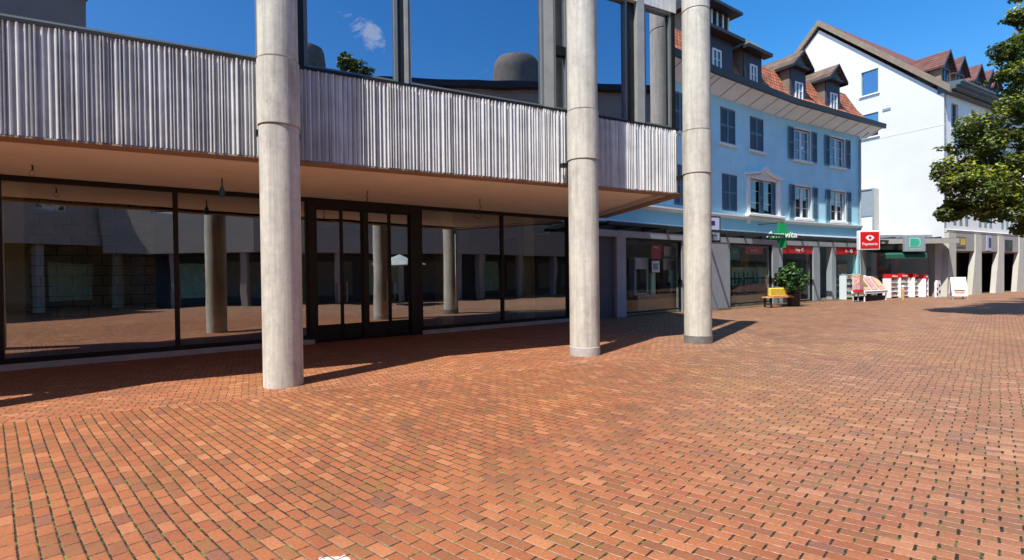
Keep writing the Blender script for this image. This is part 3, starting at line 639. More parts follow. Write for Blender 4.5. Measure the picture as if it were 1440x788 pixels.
# dormers
def dormer(wl, u0, u1, z0, z1, vf, kind, apex=.75, depth=2.6, wu=None):
    d = MB(wl)
    d.box(u0, u1, vf-depth, vf, z0, z1)
    do = d.build('dormer', 'slate', house, label={'gable': 'gabled dormer with old tiled roof', 'hip': 'hipped dormer', 'tall': 'tall two-tier dormer'}[kind])
    MB(wl).box(u0-.03, u0-.001, vf-depth, vf-.06, z0, z1).box(u1+.001, u1+.03, vf-depth, vf-.06, z0, z1).build('cheek', 'cheek', do)
    wa, wb = wu or (u0+(u1-u0)*.25, u1-(u1-u0)*.25); za, zb = z0+.12, min(z1-.28, z0+1.42)
    fr = MB(wl).frame(wa, wb, za, zb, .07, vf+.002, vf+.06); m_ = (wa+wb)/2
    fr.box(m_-.035, m_+.035, vf+.002, vf+.055, za+.07, zb-.07)
    for q in (1/3, 2/3): fr.box(wa+.07, wb-.07, vf+.012, vf+.045, za+(zb-za)*q-.015, za+(zb-za)*q+.015)
    fo = fr.build('window', 'white', do); pane(wl, wa+.05, wb-.05, za+.05, zb-.05, vf+.022, 'pane', fo)
    ov = .22; m_ = (u0+u1)/2
    if kind == 'gable':
        A0, A1 = u0-ov, u1+ov; zz = z1+apex
        rf = MB(wl)
        for s in (0, 1):
            e0 = A0 if s == 0 else A1
            rf.uvw([(e0, vf+.28, z1-.06), (m_, vf+.28, zz), (m_, vf-depth, zz), (e0, vf-depth, z1-.06), (e0, vf+.28, z1-.16), (m_, vf+.28, zz-.10), (m_, vf-depth, zz-.10), (e0, vf-depth, z1-.16)],
                   [(0, 1, 2, 3), (4, 7, 6, 5), (0, 4, 5, 1), (0, 3, 7, 4), (2, 6, 7, 3)])
        rf.build('dormer_roof', 'tiles_old', do)
        MB(wl).prism([(u0-.02, z1), (u1+.02, z1), (m_, zz-.13)], vf-.2, vf+.10, 'v').build('gable_field', 'moss', do)
        MB(wl).box(u0-.12, u1+.12, vf-.02, vf+.24, z1-.12, z1-.02).build('cornice', 'dark', do)
        MB(wl).prism([(A0, z1-.06), (m_, zz), (A1, z1-.06), (A1, z1-.16), (m_, zz-.12), (A0, z1-.16)], vf+.281, vf+.33, 'v').build('bargeboard', 'dark', do)
        MB(wl).box(A0-.04, A0+.06, vf-depth, vf+.3, z1-.22, z1-.10).box(A1-.06, A1+.04, vf-depth, vf+.3, z1-.22, z1-.10).build('gutter', 'gutter', do)
    elif kind == 'hip':
        A0, A1 = u0-ov, u1+ov; zz = z1+.55
        MB(wl).uvw([(A0, vf+.3, z1), (A1, vf+.3, z1), (A1, vf-depth, z1), (A0, vf-depth, z1), (A0+.35, vf-.15, zz), (A1-.35, vf-.15, zz), (A1-.35, vf-depth, zz), (A0+.35, vf-depth, zz)],
                   [(0, 1, 5, 4), (1, 2, 6, 5), (2, 3, 7, 6), (3, 0, 4, 7), (4, 5, 6, 7), (3, 2, 1, 0)]).build('dormer_roof', 'moss', do)
        MB(wl).box(A0-.05, A1+.05, vf-.02, vf+.40, z1-.15, z1-.003).build('gutter', 'gutter', do)
    else:
        A0, A1 = u0-ov, u1+ov
        MB(wl).prism([(vf-depth, z1+.30), (vf+.05, z1+.24), (vf+.42, z1+.02), (vf+.42, z1-.12), (vf-depth, z1-.12)], A0-.05, A1+.1).build('lower_cornice', 'dark', do)
        MB(wl).box(u0+.1, u1-.1, vf-depth, vf-.15, z1+.31, z1+1.08).build('upper_storey', 'cheek', do)
        up = MB(wl); u = u0+.2; 
        while u < u1-.45:
            up.box(u, u+.28, vf-.149, vf-.12, z1+.42, z1+.98); u += .42
        up.build('louvre_window', 'black', do)
        sl = MB(wl); u = u0+.12
        while u < u1-.1: sl.box(u, u+.07, vf-.149, vf-.10, z1+.31, z1+1.05); u += .42
        sl.box(u0+.1, u1-.1, vf-.148, vf-.08, z1+.31, z1+.40); sl.build('louvre_frame', 'eave', do)
        MB(wl).prism([(vf-depth, z1+1.5), (vf-.0, z1+1.40), (vf+.35, z1+1.18), (vf+.35, z1+1.06), (vf-depth, z1+1.06)], A0, A1+.05).build('dormer_roof', 'dark', do)
def du(wl, x, y, v): return wl.hit(x, y, v)
vf = .12
u0 = du(s1, 1046, 90, vf)[0]; u1 = du(s1, 1071, 90, vf)[0]
uw = du(s1, 1054, 90, vf)[0], du(s1, 1063.5, 90, vf)[0]
dormer(s1, du(s1, 985, 70, vf)[0], du(s1, 1030, 70, vf)[0], ZR-.05, 11.75, vf, 'tall', wu=(du(s1, 1001, 70, vf)[0], du(s1, 1013, 70, vf)[0]))
dormer(s1, u0, u1, ZR-.05, 11.7, vf, 'hip', wu=uw)
dormer(s2, du(s2, 1112, 100, vf)[0], du(s2, 1133, 100, vf)[0], ZR-.05, 11.85, vf, 'gable')
dormer(s2, du(s2, 1162, 130, vf)[0], du(s2, 1181, 130, vf)[0], ZR-.05, 11.80, vf, 'gable')
# shop floor: piers, windows, canopy
def sx(wl, x): return wl.hit(x, 395)[0]
ZH = 2.86
def shopwin(wl, xa, xb, zb=.10):
    u0, u1 = sx(wl, xa), sx(wl, xb)
    fr = MB(wl).frame(u0+.002, u1-.002, zb, ZH-.02, .06, -.16, -.06).build('shop_window', 'frame', house)
    pane(wl, u0+.05, u1-.05, zb+.04, ZH-.06, -.10, 'shopglass', fr)
    return u0, u1
def pier(wl, xa, xb, m='shopgrey', v=.0):
    u0, u1 = sx(wl, xa), sx(wl, xb)
    MB(wl).bevbox(u0, u1, -.30, v, 0, 3.0, .012).build('shop_pier', m, house)
b0, b1, b2 = BS
MB(b0).box(-1.0, sx(b0, 867), -.30, -.12, 0, 3.0).build('shop_panel', 'shopdark', house)
pier(b0, 868, 881); pier(b1, 990, 1027); 
MB(b0).box(sx(b0, 960), b0.L, -.30, -.02, 0, 3.0).build('shop_pier', 'shopgrey', house)
pier(b1, 1087, 1096.5); pier(b2, 1096.8, 1101); pier(b2, 1144, 1153.5); pier(b2, 1170, 1176); pier(b2, 1208, 1218)
MB(b2).box(sx(b2, 1153), sx(b2, 1171), -.9, -.7, 0, 3.0).build('shop_panel', 'shopgrey', house)
for wl, ua in ((b0, -1.0), (b1, 0), (b2, 0)):
    MB(wl).box(ua, wl.L, -.32, .015, 2.87, 3.10).build('shop_lintel', 'shopgrey', house)
    MB(wl).box(ua, wl.L, -.31, -.0, 3.101, 3.299).build('shop_lintel', 'canopy', house)
shopwin(b0, 881, 960); shopwin(b1, 1027, 1087); shopwin(b2, 1101, 1144, .02); shopwin(b2, 1176, 1208)
# canopy: steel beams and glass over the pavement
strip([(.03, 3.30), (1.25, 3.22), (1.25, 3.24), (.03, 3.32)], 'canopy_glass', 'canopyglass', house)
strip([(1.18, 3.12), (1.26, 3.12), (1.26, 3.215), (1.18, 3.215)], 'canopy_rail', 'canopy', house)
for k, wl in enumerate(BS):
    u = .4 if k else -.6
    while u < wl.L:
        MB(wl).prism([(.0, 3.12), (1.17, 3.13), (1.17, 3.21), (.0, 3.29)], u, u+.09).build('canopy_beam', 'canopy', house); u += 1.45
# shop interiors
for wl, ua in ((b0, -1.0), (b1, 0), (b2, 0)):
    MB(wl).box(ua+.05, wl.L-.05, -4.6, -4.4, .0, 3.1).build('back_wall', 'interior', house)
    MB(wl).box(ua+.05, wl.L-.05, -4.39, -.33, .004, .06).build('shop_floor', 'shopfloor', house)
    MB(wl).box(ua+.05, wl.L-.05, -4.39, -.33, 3.0, 3.08).build('shop_ceiling', 'eave', house)
# back mass of the house so that nothing shines through
MB(b1).box(-5, 14, -9, -5.2, 0, ZE+3.5).build('rear_wall', 'blue', house)

# ------------------------------------------------------------------ things of the pharmacy windows
def boxthing(name, label, cat, wl, u0, u1, v0, v1, w0, w1, m, group=None, b=.008):
    mb = MB(wl); mb.bevbox(u0, u1, v0, v1, w0, w1, b); L0 = wl.P((u0+u1)/2, (v0+v1)/2, w0)
    return tag(mb.build(name, m, None, loc=L0), label, cat, group)
def U(wl, x): return sx(wl, x)
def Z(wl, x, y, v=0.0): return wl.hit(x, y, v)[1]
def R4(wl, x0, y0, x1, y1, v):
    u0, w1 = wl.hit(x0, y0, v); u1, w0 = wl.hit(x1, y1, v); return u0, u1, w0, w1
v = -.45
u0, u1, w0, w1 = R4(b0, 892, 362, 912, 415, v)
t = thing('information_terminal', 'pale display cabinet with dark screen on the wooden plinth in the pharmacy window', 'display', b0.P((u0+u1)/2, v, w0))
MB(b0).frame(u0, u1, w0, w1, .11, v-.25, v).build('cabinet', 'signgrey', t); MB(b0).box(u0+.1, u1-.1, v-.2, v-.03, w0+.1, w1-.1).build('screen', 'black', t)
MB(b0).box(u0+.06, u1-.05, v+.001, v+.02, w1-.45, w1-.03).build('notice', 'paper', t)
u0, u1, w0, w1 = R4(b0, 897, 415, 955, 438, v)
boxthing('window_plinth', 'long orange wooden plinth along the bottom of the pharmacy window', 'plinth', b0, u0, u1, v-.35, v+.0, max(w0, .062), w1-.01, 'wood')
def sheet(name, label, wl, x0, y0, x1, y1, v, m, cat='sign', group=None, th=.02):
    u0, u1, w0, w1 = R4(wl, x0, y0, x1, y1, v); t = thing(name, label, cat, wl.P((u0+u1)/2, v, w0), group)
    MB(wl).box(u0, u1, v-th, v, w0, w1).build('panel', m, t); return t, u0, u1, w0, w1
t, u0, u1, w0, w1 = sheet('poster', 'square red poster stuck high inside the pharmacy window', b0, 916, 344, 930, 364, -.14, 'darkred', 'poster')
text('Aktion', .12, b0, (u0+u1)/2, -.135, w1-.1, 'signwhite', t, depth=.004)
t, u0, u1, w0, w1 = sheet('notice', 'small white notice with a grey picture under the red poster', b0, 917, 367, 927.5, 383, -.14, 'signwhite', 'notice')
MB(b0).box(u0+.06, u1-.06, -.139, -.135, w0+.1, w1-.1).build('picture', 'signgrey', t)
t, u0, u1, w0, w1 = sheet('shop_banner', 'white and green banner hanging behind the top of the pharmacy window', b0, 934, 347, 960, 360, -.7, 'signwhite', 'banner')
um = (u0+u1)/2; MB(b0).box(um-.14, um+.14, -.695, -.68, w0+.02, w1-.02).build('green_panel', 'green', t); MB(b0).box(u0, u1, -.696, -.68, w0-.05, w0).build('edge', 'mintlight', t)
t, u0, u1, w0, w1 = sheet('display_column', 'slim green display column behind the notice in the pharmacy window', b0, 916, 384, 922, 432, -.5, 'palegreen', 'display', th=.1)
for n_, (x0, y0, x1, y1, m, lb) in enumerate(((925, 398, 943, 424, 'black', 'dark upright carton in the pharmacy window'), (943, 380, 958, 425, 'palegreen', 'pale green standing board in the pharmacy window near the corner column'))):
    t, u0, u1, w0, w1 = sheet('display_board', lb, b0, x0, y0, x1, y1, -.62, m, 'display', th=.12)
    MB(b0).box(u0+.08, u1-.08, -.619, -.60, w0+.2, w0+.5).build('printed_picture', 'product', t)
t, u0, u1, w0, w1 = sheet('display_board', 'cream picture board above the dark carton in the pharmacy window', b0, 933, 364, 957, 380, -.72, 'paper', 'display')
# second window: boards, red sign, dark goods on tan boxes
t, u0, u1, w0, w1 = sheet('window_sign', 'small red sign with pale border hung in the wide shop window', b1, 1049, 348, 1072, 357, -.2, 'red', 'sign')
MB(b1).frame(u0-.02, u1+.02, w0-.02, w1+.02, .03, -.219, -.19).build('border', 'pink', t); text('APOTHEKE', .14, b1, (u0+u1)/2, -.195, (w0+w1)/2, 'signwhite', t, depth=.006, sx=.85)
t, u0, u1, w0, w1 = sheet('poster', 'teal poster in the upper left corner of the wide shop window', b1, 1027, 348, 1040, 365, -.2, 'teal', 'poster')
text('Gesund', .10, b1, (u0+u1)/2, -.195, w1-.2, 'signwhite', t, depth=.004)
t, u0, u1, w0, w1 = sheet('backdrop_board', 'pale green backdrop board behind the goods of the wide shop window', b1, 1029, 376, 1082, 400, -1.1, 'palegreen', 'display')
MB(b1).box(u0+.75, u0+1.5, -1.099, -1.08, w1+.01, w1+.75).build('olive_panel', 'olive', t, label='olive upper panel')
for q in (.25, .62, 1.05, 1.4, 1.9, 2.3): MB(b1).prism([(u0+q-.09, w0+.1), (u0+q+.09, w0+.1), (u0+q+.02, w0+.7), (u0+q-.02, w0+.7)], -1.097, -1.085, 'v').build('bottle_print', 'teal', t)
u0, u1, w0, w1 = R4(b1, 1029, 417, 1082, 429, -.5)
for k in range(3):
    a0 = u0+(u1-u0)*k/3; a1 = u0+(u1-u0)*(k+1)/3-.03
    nm = ('left', 'middle', 'right')[k]
    boxthing('display_box', f'tan display box in the wide shop window, {nm} of three', 'box', b1, a0, a1, -.9, -.5, .062, w1, 'cardboard', 'display boxes in the wide shop window')
    t = thing('medical_walker', f'dark folded rollator standing on the {nm} tan display box', 'walker', b1.P((a0+a1)/2, -.7, w1), 'folded rollators in the shop window')
    cx = (a0+a1)/2; w_ = (a1-a0)*.38
    for s in (-1, 1):
        for vv in (-.82, -.58):
            MB().tube([b1.P(cx+s*w_, vv, w1+.06), b1.P(cx+s*w_*.75, -.7, w1+.45), b1.P(cx+s*w_, vv+.05, w1+.85)], .018, 6).build('leg', 'product', t)
            ring = [b1.P(cx+s*w_, vv+.055*math.cos(q), w1+.062+.055*math.sin(q)) for q in [i*math.pi/5 for i in range(11)]]
            MB().tube(ring, .014, 5).build('wheel', 'black', t)
    MB(b1).bevbox(cx-w_, cx+w_, -.8, -.6, w1+.42, w1+.48, .01).build('seat', 'product', t); MB(b1).bevbox(cx-w_*.9, cx+w_*.9, -.6, -.56, w1+.15, w1+.40, .01).build('basket', 'product', t)
    MB(b1).box(cx-w_, cx+w_, -.6, -.575, w1+.78, w1+.85).build('backrest', 'black', t)
# fascia signs
def fascia(wl, xa, xb, label):
    u0, u1 = U(wl, xa)+.06, U(wl, xb)-.06; w0, w1 = 2.46, 2.84
    t = thing('fascia_sign', label, 'sign', wl.P((u0+u1)/2, -.03, w0), 'red fascia signs')
    MB(wl).box(u0, u1, -.08, -.03, w0, w1).build('panel', 'red', t)
    um = (u0+u1)/2
    text('Top', .24, wl, um-.02, -.025, (w0+w1)/2, 'signwhite', t, depth=.01, sx=1.1)
    ring = [wl.P(um+.42+.085*math.cos(q), -.02, (w0+w1)/2+.085*math.sin(q)) for q in [i*2*math.pi/16 for i in range(17)]]
    MB().tube(ring, .018, 6).build('ring_emblem', 'signwhite', t)
fascia(b2, 1101, 1144, 'red fascia sign with white word and ring above the leafy pot plant')
fascia(b2, 1176, 1208, 'red fascia sign with white word and ring above the white goods shelf')
# shelf with goods in the last shop window
u0, u1 = U(b2, 1177), U(b2, 1207)
t = thing('goods_shelf', 'pale four-tier goods shelf standing before the last shop window', 'shelf', b2.P((u0+u1)/2, .25, 0))
for q, zz in enumerate((.12, .45, .80, 1.12)): MB(b2).box(u0+.1, u1-.1, .1, .42, zz, zz+.03).build('tier', 'signwhite', t)
for s in (u0+.08, u1-.10): MB(b2).box(s, s+.03, .08, .44, 0, 1.3).build('side_panel', 'signwhite', t)
rnd = random.Random(3)
for zz in (.15, .48, .83, 1.15):
    u = u0+.14
    while u < u1-.3:
        w_ = rnd.uniform(.12, .22); mm = rnd.choice(('palegreen', 'paper', 'signgrey', 'prints')); MB(b2).bevbox(u, u+w_, .15, .38, zz, zz+rnd.uniform(.14, .24), .01).build('goods', mm, t); u += w_+.02
t, u0, u1, w0, w1 = sheet('poster', 'reddish picture board inside the last shop window above the shelf', b2, 1178, 372, 1204, 386, -.5, 'prints', 'poster')
# pharmacy cross, lightbox, square sign: all hang on brackets, facing along the street
def blade(px, py, depth_v, wl): return wl.hit(px, py, depth_v)
def frontframe(px, py, wl, v):
    """frame centred on a sign that stands out at v from the wall, facing the camera side of the street"""
    u, w = wl.hit(px, py, v); p = wl.P(u, v, w); return p
p = frontframe(1101, 331, b2, 1.35)
sw = Wall((p[0], p[1]), (p[0]+math.cos(R(12)), p[1]+math.sin(R(12))))
S_ = p[1]/F
t = thing('pharmacy_cross', 'green pharmacy cross sign with pale script hung over the pavement', 'sign', p)
cw = .125*1.0; q = 17.5*S_; th_ = 5.2*S_
MB(sw).prism([(-th_, q), (-th_, th_), (-q, th_), (-q, -th_), (-th_, -th_), (-th_, -q), (th_, -q), (th_, -th_), (q, -th_), (q, th_), (th_, th_), (th_, q)], -.14, .0, 'v').build('cross_panel', 'green', t)
sw.A = (p[0], p[1])
for o in (C.objects.get(n.name) for n in t.children): pass
# lift: prism was drawn about z=0; move by building parts relative to p height
for ch in t.children:
    for vv_ in ch.data.vertices: vv_.co.z += p[2]
text('Amavita', 12*S_, sw, -3*S_, .05, p[2]+.4*S_, 'signwhite', t, depth=.03, shear=.25, sx=1.25)
MB().tube([(p[0], p[1], p[2]+q), (p[0], p[1], p[2]+q+.02), b2.P(b2.hit(1101, 331, 1.35)[0], .0, p[2]+q+.02)], .02, 6).build('bracket', 'canopy', t)
# lightbox beside the corner column
p = frontframe(1007, 322, b1, 1.1); S_ = p[1]/F
lw = Wall((p[0], p[1]), (p[0]+math.cos(R(20)), p[1]+math.sin(R(20))))
t = thing('light_box_sign', 'grey blade sign with dark symbols partly hidden by the corner column', 'sign', p)
MB(lw).bevbox(-14*S_, 8.5*S_, -.16, .0, p[2]-19*S_, p[2]+18*S_, .02).build('case', 'dark', t)
MB(lw).box(-13*S_, 5.5*S_, .001, .012, p[2]-16*S_, p[2]+15.5*S_).build('face', 'lav', t)
MB(lw).box(-13*S_, -2.5*S_, .013, .022, p[2]+5*S_, p[2]+11*S_).build('symbol', 'navy', t); MB(lw).box(-12*S_, 2.5*S_, .013, .022, p[2]-14*S_, p[2]-5*S_).build('symbol', 'signgrey', t)
text('24h', 6*S_, lw, -4*S_, .024, p[2]-9.5*S_, 'navy', t)
MB().tube([(p[0], p[1]+.05, p[2]+.1), b1.P(b1.hit(1007, 322, 1.1)[0], -.05, p[2]+.1)], .03, 6).build('bracket', 'canopy', t)
# square red sign with an eye
p = frontframe(1223, 338, b2, 1.7); S_ = p[1]/F
ew = Wall((p[0], p[1]), (p[0]+math.cos(R(3)), p[1]+math.sin(R(3))))
t = thing('red_square_sign', 'square red sign with white eye emblem hung at the end of the blue house', 'sign', p)
MB(ew).bevbox(-15.3*S_, 15.3*S_, -.2, .0, p[2]-13.5*S_, p[2]+13.5*S_, .02).build('case', 'signwhite', t)
MB(ew).box(-13.6*S_, 13.6*S_, .001, .012, p[2]-11.7*S_, p[2]+11.7*S_).build('face', 'red', t)
eye = []
for i in range(17): s = -1+i/8; eye.append((s*6.4*S_, 3.6*S_+3.4*S_*(1-s*s)))
for i in range(1, 16): s = 1-i/8; eye.append((s*6.4*S_, 3.6*S_-4.2*S_*(1-s*s)))
mb = MB(ew).prism([(x, z+p[2]) for x, z in eye], .013, .022, 'v'); mb.build('eye_emblem', 'signwhite', t)
MB(ew).prism([(1.9*S_*math.cos(k), p[2]+3.6*S_+1.9*S_*math.sin(k)) for k in [i*math.pi/8 for i in range(16)]], .023, .03, 'v').build('pupil', 'darkred', t)
text('Papeterie', 5.6*S_, ew, 0, .02, p[2]-5.4*S_, 'signwhite', t, depth=.01, sx=1.05)
MB().tube([(p[0]-.2, p[1]+.05, p[2]+.1), b2.P(b2.L, -.02, p[2]+.1)], .03, 6).build('bracket', 'canopy', t)
# ------------------------------------------------------------------ pot plant, bench, yellow cushion
def leaves(mb, c, rad, n, size, rnd, squash=1.0, flat=.5):
    for _ in range(n):
        d = Vector((rnd.gauss(0, 1), rnd.gauss(0, 1), rnd.gauss(0, 1))).normalized(); r = rad*(.55+.45*rnd.random()**.5)
        q = Vector(c)+Vector((d.x*r, d.y*r, d.z*r*squash))
        nrm = (d*.6+Vector((rnd.gauss(0, .5), rnd.gauss(0, .5), flat+rnd.gauss(0, .4)))).normalized()
        x = nrm.cross(Vector((rnd.gauss(0, 1), rnd.gauss(0, 1), rnd.gauss(0, 1)))).normalized(); y = nrm.cross(x); s = size*rnd.uniform(.6, 1.25)
        k = len(mb.v)
        mb.v += [tuple(q-x*s*.5), tuple(q-y*s*.42+nrm*s*.1), tuple(q+x*s*.55-nrm*s*.08), tuple(q+y*s*.42+nrm*s*.1)]; mb.f += [(k, k+1, k+2), (k, k+2, k+3)]
pb = g(1116, 431)
t = thing('pot_plant', 'bushy green plant in a black pot beside the bench under the red fascia', 'plant', (*pb, 0))
MB().lathe(pb, [(.22, 0), (.25, .05), (.30, .55), (.32, .58), (.30, .60), (.27, .56), (.02, .54)], 20).build('pot', 'pot', t)
rnd = random.Random(5); mb = MB(); st = MB()
for i in range(26):
    an = rnd.uniform(0, 6.28); rr = rnd.uniform(.1, .68); zt = rnd.uniform(1.0, 1.85) - rr*.25
    e = (pb[0]+rr*math.cos(an), pb[1]+rr*math.sin(an), zt)
    st.tube([(pb[0], pb[1], .55), ((pb[0]+e[0])/2, (pb[1]+e[1])/2, zt*.66+.2), e], [.014, .01, .005], 5); leaves(mb, e, .24, 75, .15, rnd)
st.build('stems', 'bark', t); mb.build('foliage', 'leafpot', t)
bw0 = g(1083, 433.5); bw1 = g(1127, 431)
BW = Wall(bw0, bw1); t = thing('bench', 'narrow wooden bench with dark legs before the shop pier', 'bench', (*bw0, 0))
MB(BW).bevbox(0, BW.L, -.42, .0, .42, .47, .01).build('seat', 'wood', t)
for u in (.12, BW.L-.18):
    for vv in (-.38, -.06): MB(BW).box(u, u+.06, vv-.03, vv+.03, 0, .419).build('leg', 'black', t)
    MB(BW).box(u+.01, u+.05, -.35, -.09, .12, .16).build('stretcher', 'black', t)
yb = BW.hit(1096, 410, -.2); yu0, yu1 = BW.hit(1083, 405, -.2)[0], BW.hit(1108, 405, -.2)[0]
t = thing('cushion', 'yellow patterned backrest cushion leaning on the bench', 'cushion', BW.P(yu0, -.2, .47))
MB(BW).bevbox(yu0, yu1, -.34, -.20, .471, .86, .05).build('cover', 'yellow', t); MB(BW).bevbox(yu0-.01, yu1+.04, -.18, -.02, .471, .53, .02).build('orange_edge', 'orange', t)

# ------------------------------------------------------------------ WHITE BUILDING
K = g(1328, 417); K2 = g(1440, 409); WF = Wall(K, K2)
WG = Wall((K[0]-math.sin(WF.a)*14.2, K[1]+math.cos(WF.a)*14.2), K)    # gable wall, u=14.2 is the street corner
wb = thing('white_building', 'tall white gabled building with red tiled dormers and shops under cream piers', 'building', (*K, 0))
G2 = lambda s: 14.2 - s       # distance from the corner to u
def gr(x0, y0, x1, y1):
    u0, w1 = WG.hit(x0, y0); u1, w0 = WG.hit(x1, y1); return u0, u1, w0, w1
ZC = 11.75; ZK = 18.35
gw1 = gr(1211, 103, 1235, 129.5); gw2 = (gw1[0], gw1[1], 10.15, 11.65)
# gable outline wall with openings: lower rectangle by holed(), upper triangle by prism
MB(WG).holed((0, 14.2), (0, ZC), [gw2], -.3, 0).build('wall', 'whitewall', wb)
hz0, hz1 = gw1[2], gw1[3]
def gline(z): # half-width limits of the gable at height z
    f_ = (z-ZC)/(ZK-ZC); return 7.2*f_, 14.2-.05-7.0*f_
# strips of the gable: below, beside and above the window
def gstrip(z0, z1, ua=None, ub=None):
    l0, r0 = gline(z0); l1, r1 = gline(z1)
    if ub is not None: r0 = r1 = ub
    if ua is not None: l0 = l1 = ua
    MB(WG).prism([(l0, z0), (r0, z0), (r1, z1), (l1, z1)], -.3, 0, 'v').build('gable_wall', 'whitewall', wb)
gb = MB(WG)
for (z0, z1, ua, ub) in ((ZC+.0005, hz0, None, None), (hz0, hz1, None, gw1[0]), (hz0, hz1, gw1[1], None), (hz1, ZK-.02, None, None)):
    l0, r0 = gline(z0); l1, r1 = gline(z1)
    if ub is not None: r0 = r1 = ub
    if ua is not None: l0 = l1 = ua
    gb.prism([(l0, z0), (r0, z0), (r1, z1), (l1, z1)], -.3, 0, 'v')
gb.build('gable_wall', 'whitewall', wb)
for k, h in enumerate((gw1, gw2)):
    fr = MB(WG).frame(h[0], h[1], h[2], h[3], .06, -.16, -.08).build('window', 'shutter', wb)
    pane(WG, h[0]+.04, h[1]-.04, h[2]+.04, h[3]-.04, -.12, 'glass_up', fr)
    MB(WG).box(h[0]-.1, h[1]+.1, -.07, .09, h[2]-.08, h[2]-.004).build('sill', 'signwhite', fr)
    MB(WG).box(h[0]-.1, h[1]+.1, -1.0, -.5, h[2]-.2, h[3]+.2).build('dark_room', 'room', fr)
MB(WG).box(.3, 14.19, .001, .012, 9.93, 9.955).build('render_joint', 'signwhite', wb)
vt = WG.hit(1247, 154); MB(WG).box(vt[0]-.22, vt[0]+.22, .0, .04, vt[1]-.07, vt[1]+.07).build('vent', 'signgrey', wb)
# roof: two slopes with verge boards
rl = MB(WG); th = .22
L0 = (-.35, ZC-.0); Pk = (7.2, ZK+.62); Rr = (14.55, ZC+.32)
def slope(a, b, v0, v1, t_):
    return [(a[0], a[1]), (b[0], b[1]), (b[0], b[1]-t_), (a[0], a[1]-t_)]
DEEP = 40
for nm, m_, v0, v1, t_ in (('verge_board', 'copper', .0, .22, .42), ('roof', 'tiles_red', -DEEP, -.001, .30)):
    for a_, b_ in ((L0, Pk), (Pk, Rr)):
        MB(WG).prism(slope(a_, b_, 0, 0, t_ if nm == 'roof' else .40), v0, v1, 'v').build(nm, m_, wb)
# front wall
def fr4(x0, y0, x1, y1): u0, w1 = WF.hit(x0, y0); u1, w0 = WF.hit(x1, y1); return u0, u1, w0, w1
fh = []
w_a = fr4(1338, 145, 1347.5, 184); pitch = 2.75
n_f = 12
for i in range(n_f): fh.append((w_a[0]+i*pitch, w_a[0]+i*pitch+.92, 9.85, 11.35))
lw_ = (.45, 1.55)
for i in range(n_f): fh.append((.42+i*pitch, 1.62+i*pitch, 7.35, 8.55))
slots = []
# triple slit windows between piers
pu = [0.0, 3.6, 7.15, 10.7, 14.25, 17.8, 21.35, 24.9, 28.45, 32.0]
for a_ in pu[:-1]:
    for k in range(3): slots.append((a_+1.2+k*.82, a_+1.2+k*.82+.46, 4.15, 5.45))
MB(WF).holed((0.001, 38), (3.7, ZC), fh+slots, -.35, 0).build('wall', 'white', wb, label='front wall towards the street')
for k, h in enumerate(fh):
    fo = MB(WF).frame(h[0], h[1], h[2], h[3], .07, -.2, -.12).box((h[0]+h[1])/2-.05, (h[0]+h[1])/2+.05, -.2, -.12, h[2]+.07, h[3]-.07).box(h[0]+.07, h[1]-.07, -.19, -.13, (h[2]+h[3])/2-.03, (h[2]+h[3])/2+.03).build('window', 'greyframe' if h[2] > 9 else 'cream', wb)
    pane(WF, h[0]+.05, h[1]-.05, h[2]+.05, h[3]-.05, -.17, 'pane', fo)
    MB(WF).box(h[0]-.08, h[1]+.08, -.1, .08, h[2]-.09, h[2]-.003).build('sill', 'cream', fo)
for h in slots: pane(WF, h[0], h[1], h[2], h[3], -.008, 'darkpane', wb, 'slit_window')
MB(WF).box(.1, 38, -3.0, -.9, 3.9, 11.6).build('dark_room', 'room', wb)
MB(WF).prism([(.0, 3.70), (.12, 3.74), (.16, 3.86), (.0, 3.92)], 0, 38).build('string_course', 'cream', wb)
MB(WF).box(.0, 38, .001, .06, 6.9, 7.05).build('string_course', 'cream', wb)
# eaves cornice
MB(WF).prism([(-.3, ZC+.004), (.35, ZC+.004), (.35, ZC+.12), (.55, ZC+.14), (.55, ZC+.28), (.75, ZC+.30), (.75, ZC+.40), (.85, ZC+.42), (.85, ZC+.52), (-.3, ZC+.62)], -.02, 38).build('cornice', 'tealcornice', wb)
# lintels and flared buttress piers
for i, a_ in enumerate(pu):
    rr_ = a_+.94; tl = a_ if i == 0 else a_+.05; bl = a_-.30 if i == 0 else a_-.50
    MB(WF).prism([(bl, 0), (rr_, 0), (rr_, 3.69), (tl+.02, 3.69), (tl, 2.66)], -.06, .22, 'v').build('flared_pier', 'cream', wb)
    if i < len(pu)-1:
        n_ = pu[i+1]+.05
        MB(WF).box(rr_+.001, n_-.001, -.3, .16, 2.66, 3.69).build('lintel', 'lintel', wb)
        MB(WF).box(rr_+.001, rr_+.09, -.9, -.3, .0, 2.59).box(rr_+.09, n_-.001, -.9, -.8, 2.35, 2.59).build('door_frame', 'darkred' if i == 0 else 'frame', wb)
        MB(WF).box(rr_+.001, n_-.001, -.8, -.07, 2.60, 2.655).build('reveal_ceiling', 'lintel', wb)
MB(WF).box(.3, 38, -5, -4.8, 0, 3.69).build('back_wall', 'room', wb); MB(WF).box(.2, 38, -4.8, -.9, 3.0, 3.2).build('ceiling', 'room', wb); MB(WF).box(.2, 38, -4.79, -.2, .004, .03).build('shop_floor', 'roomfloor', wb)
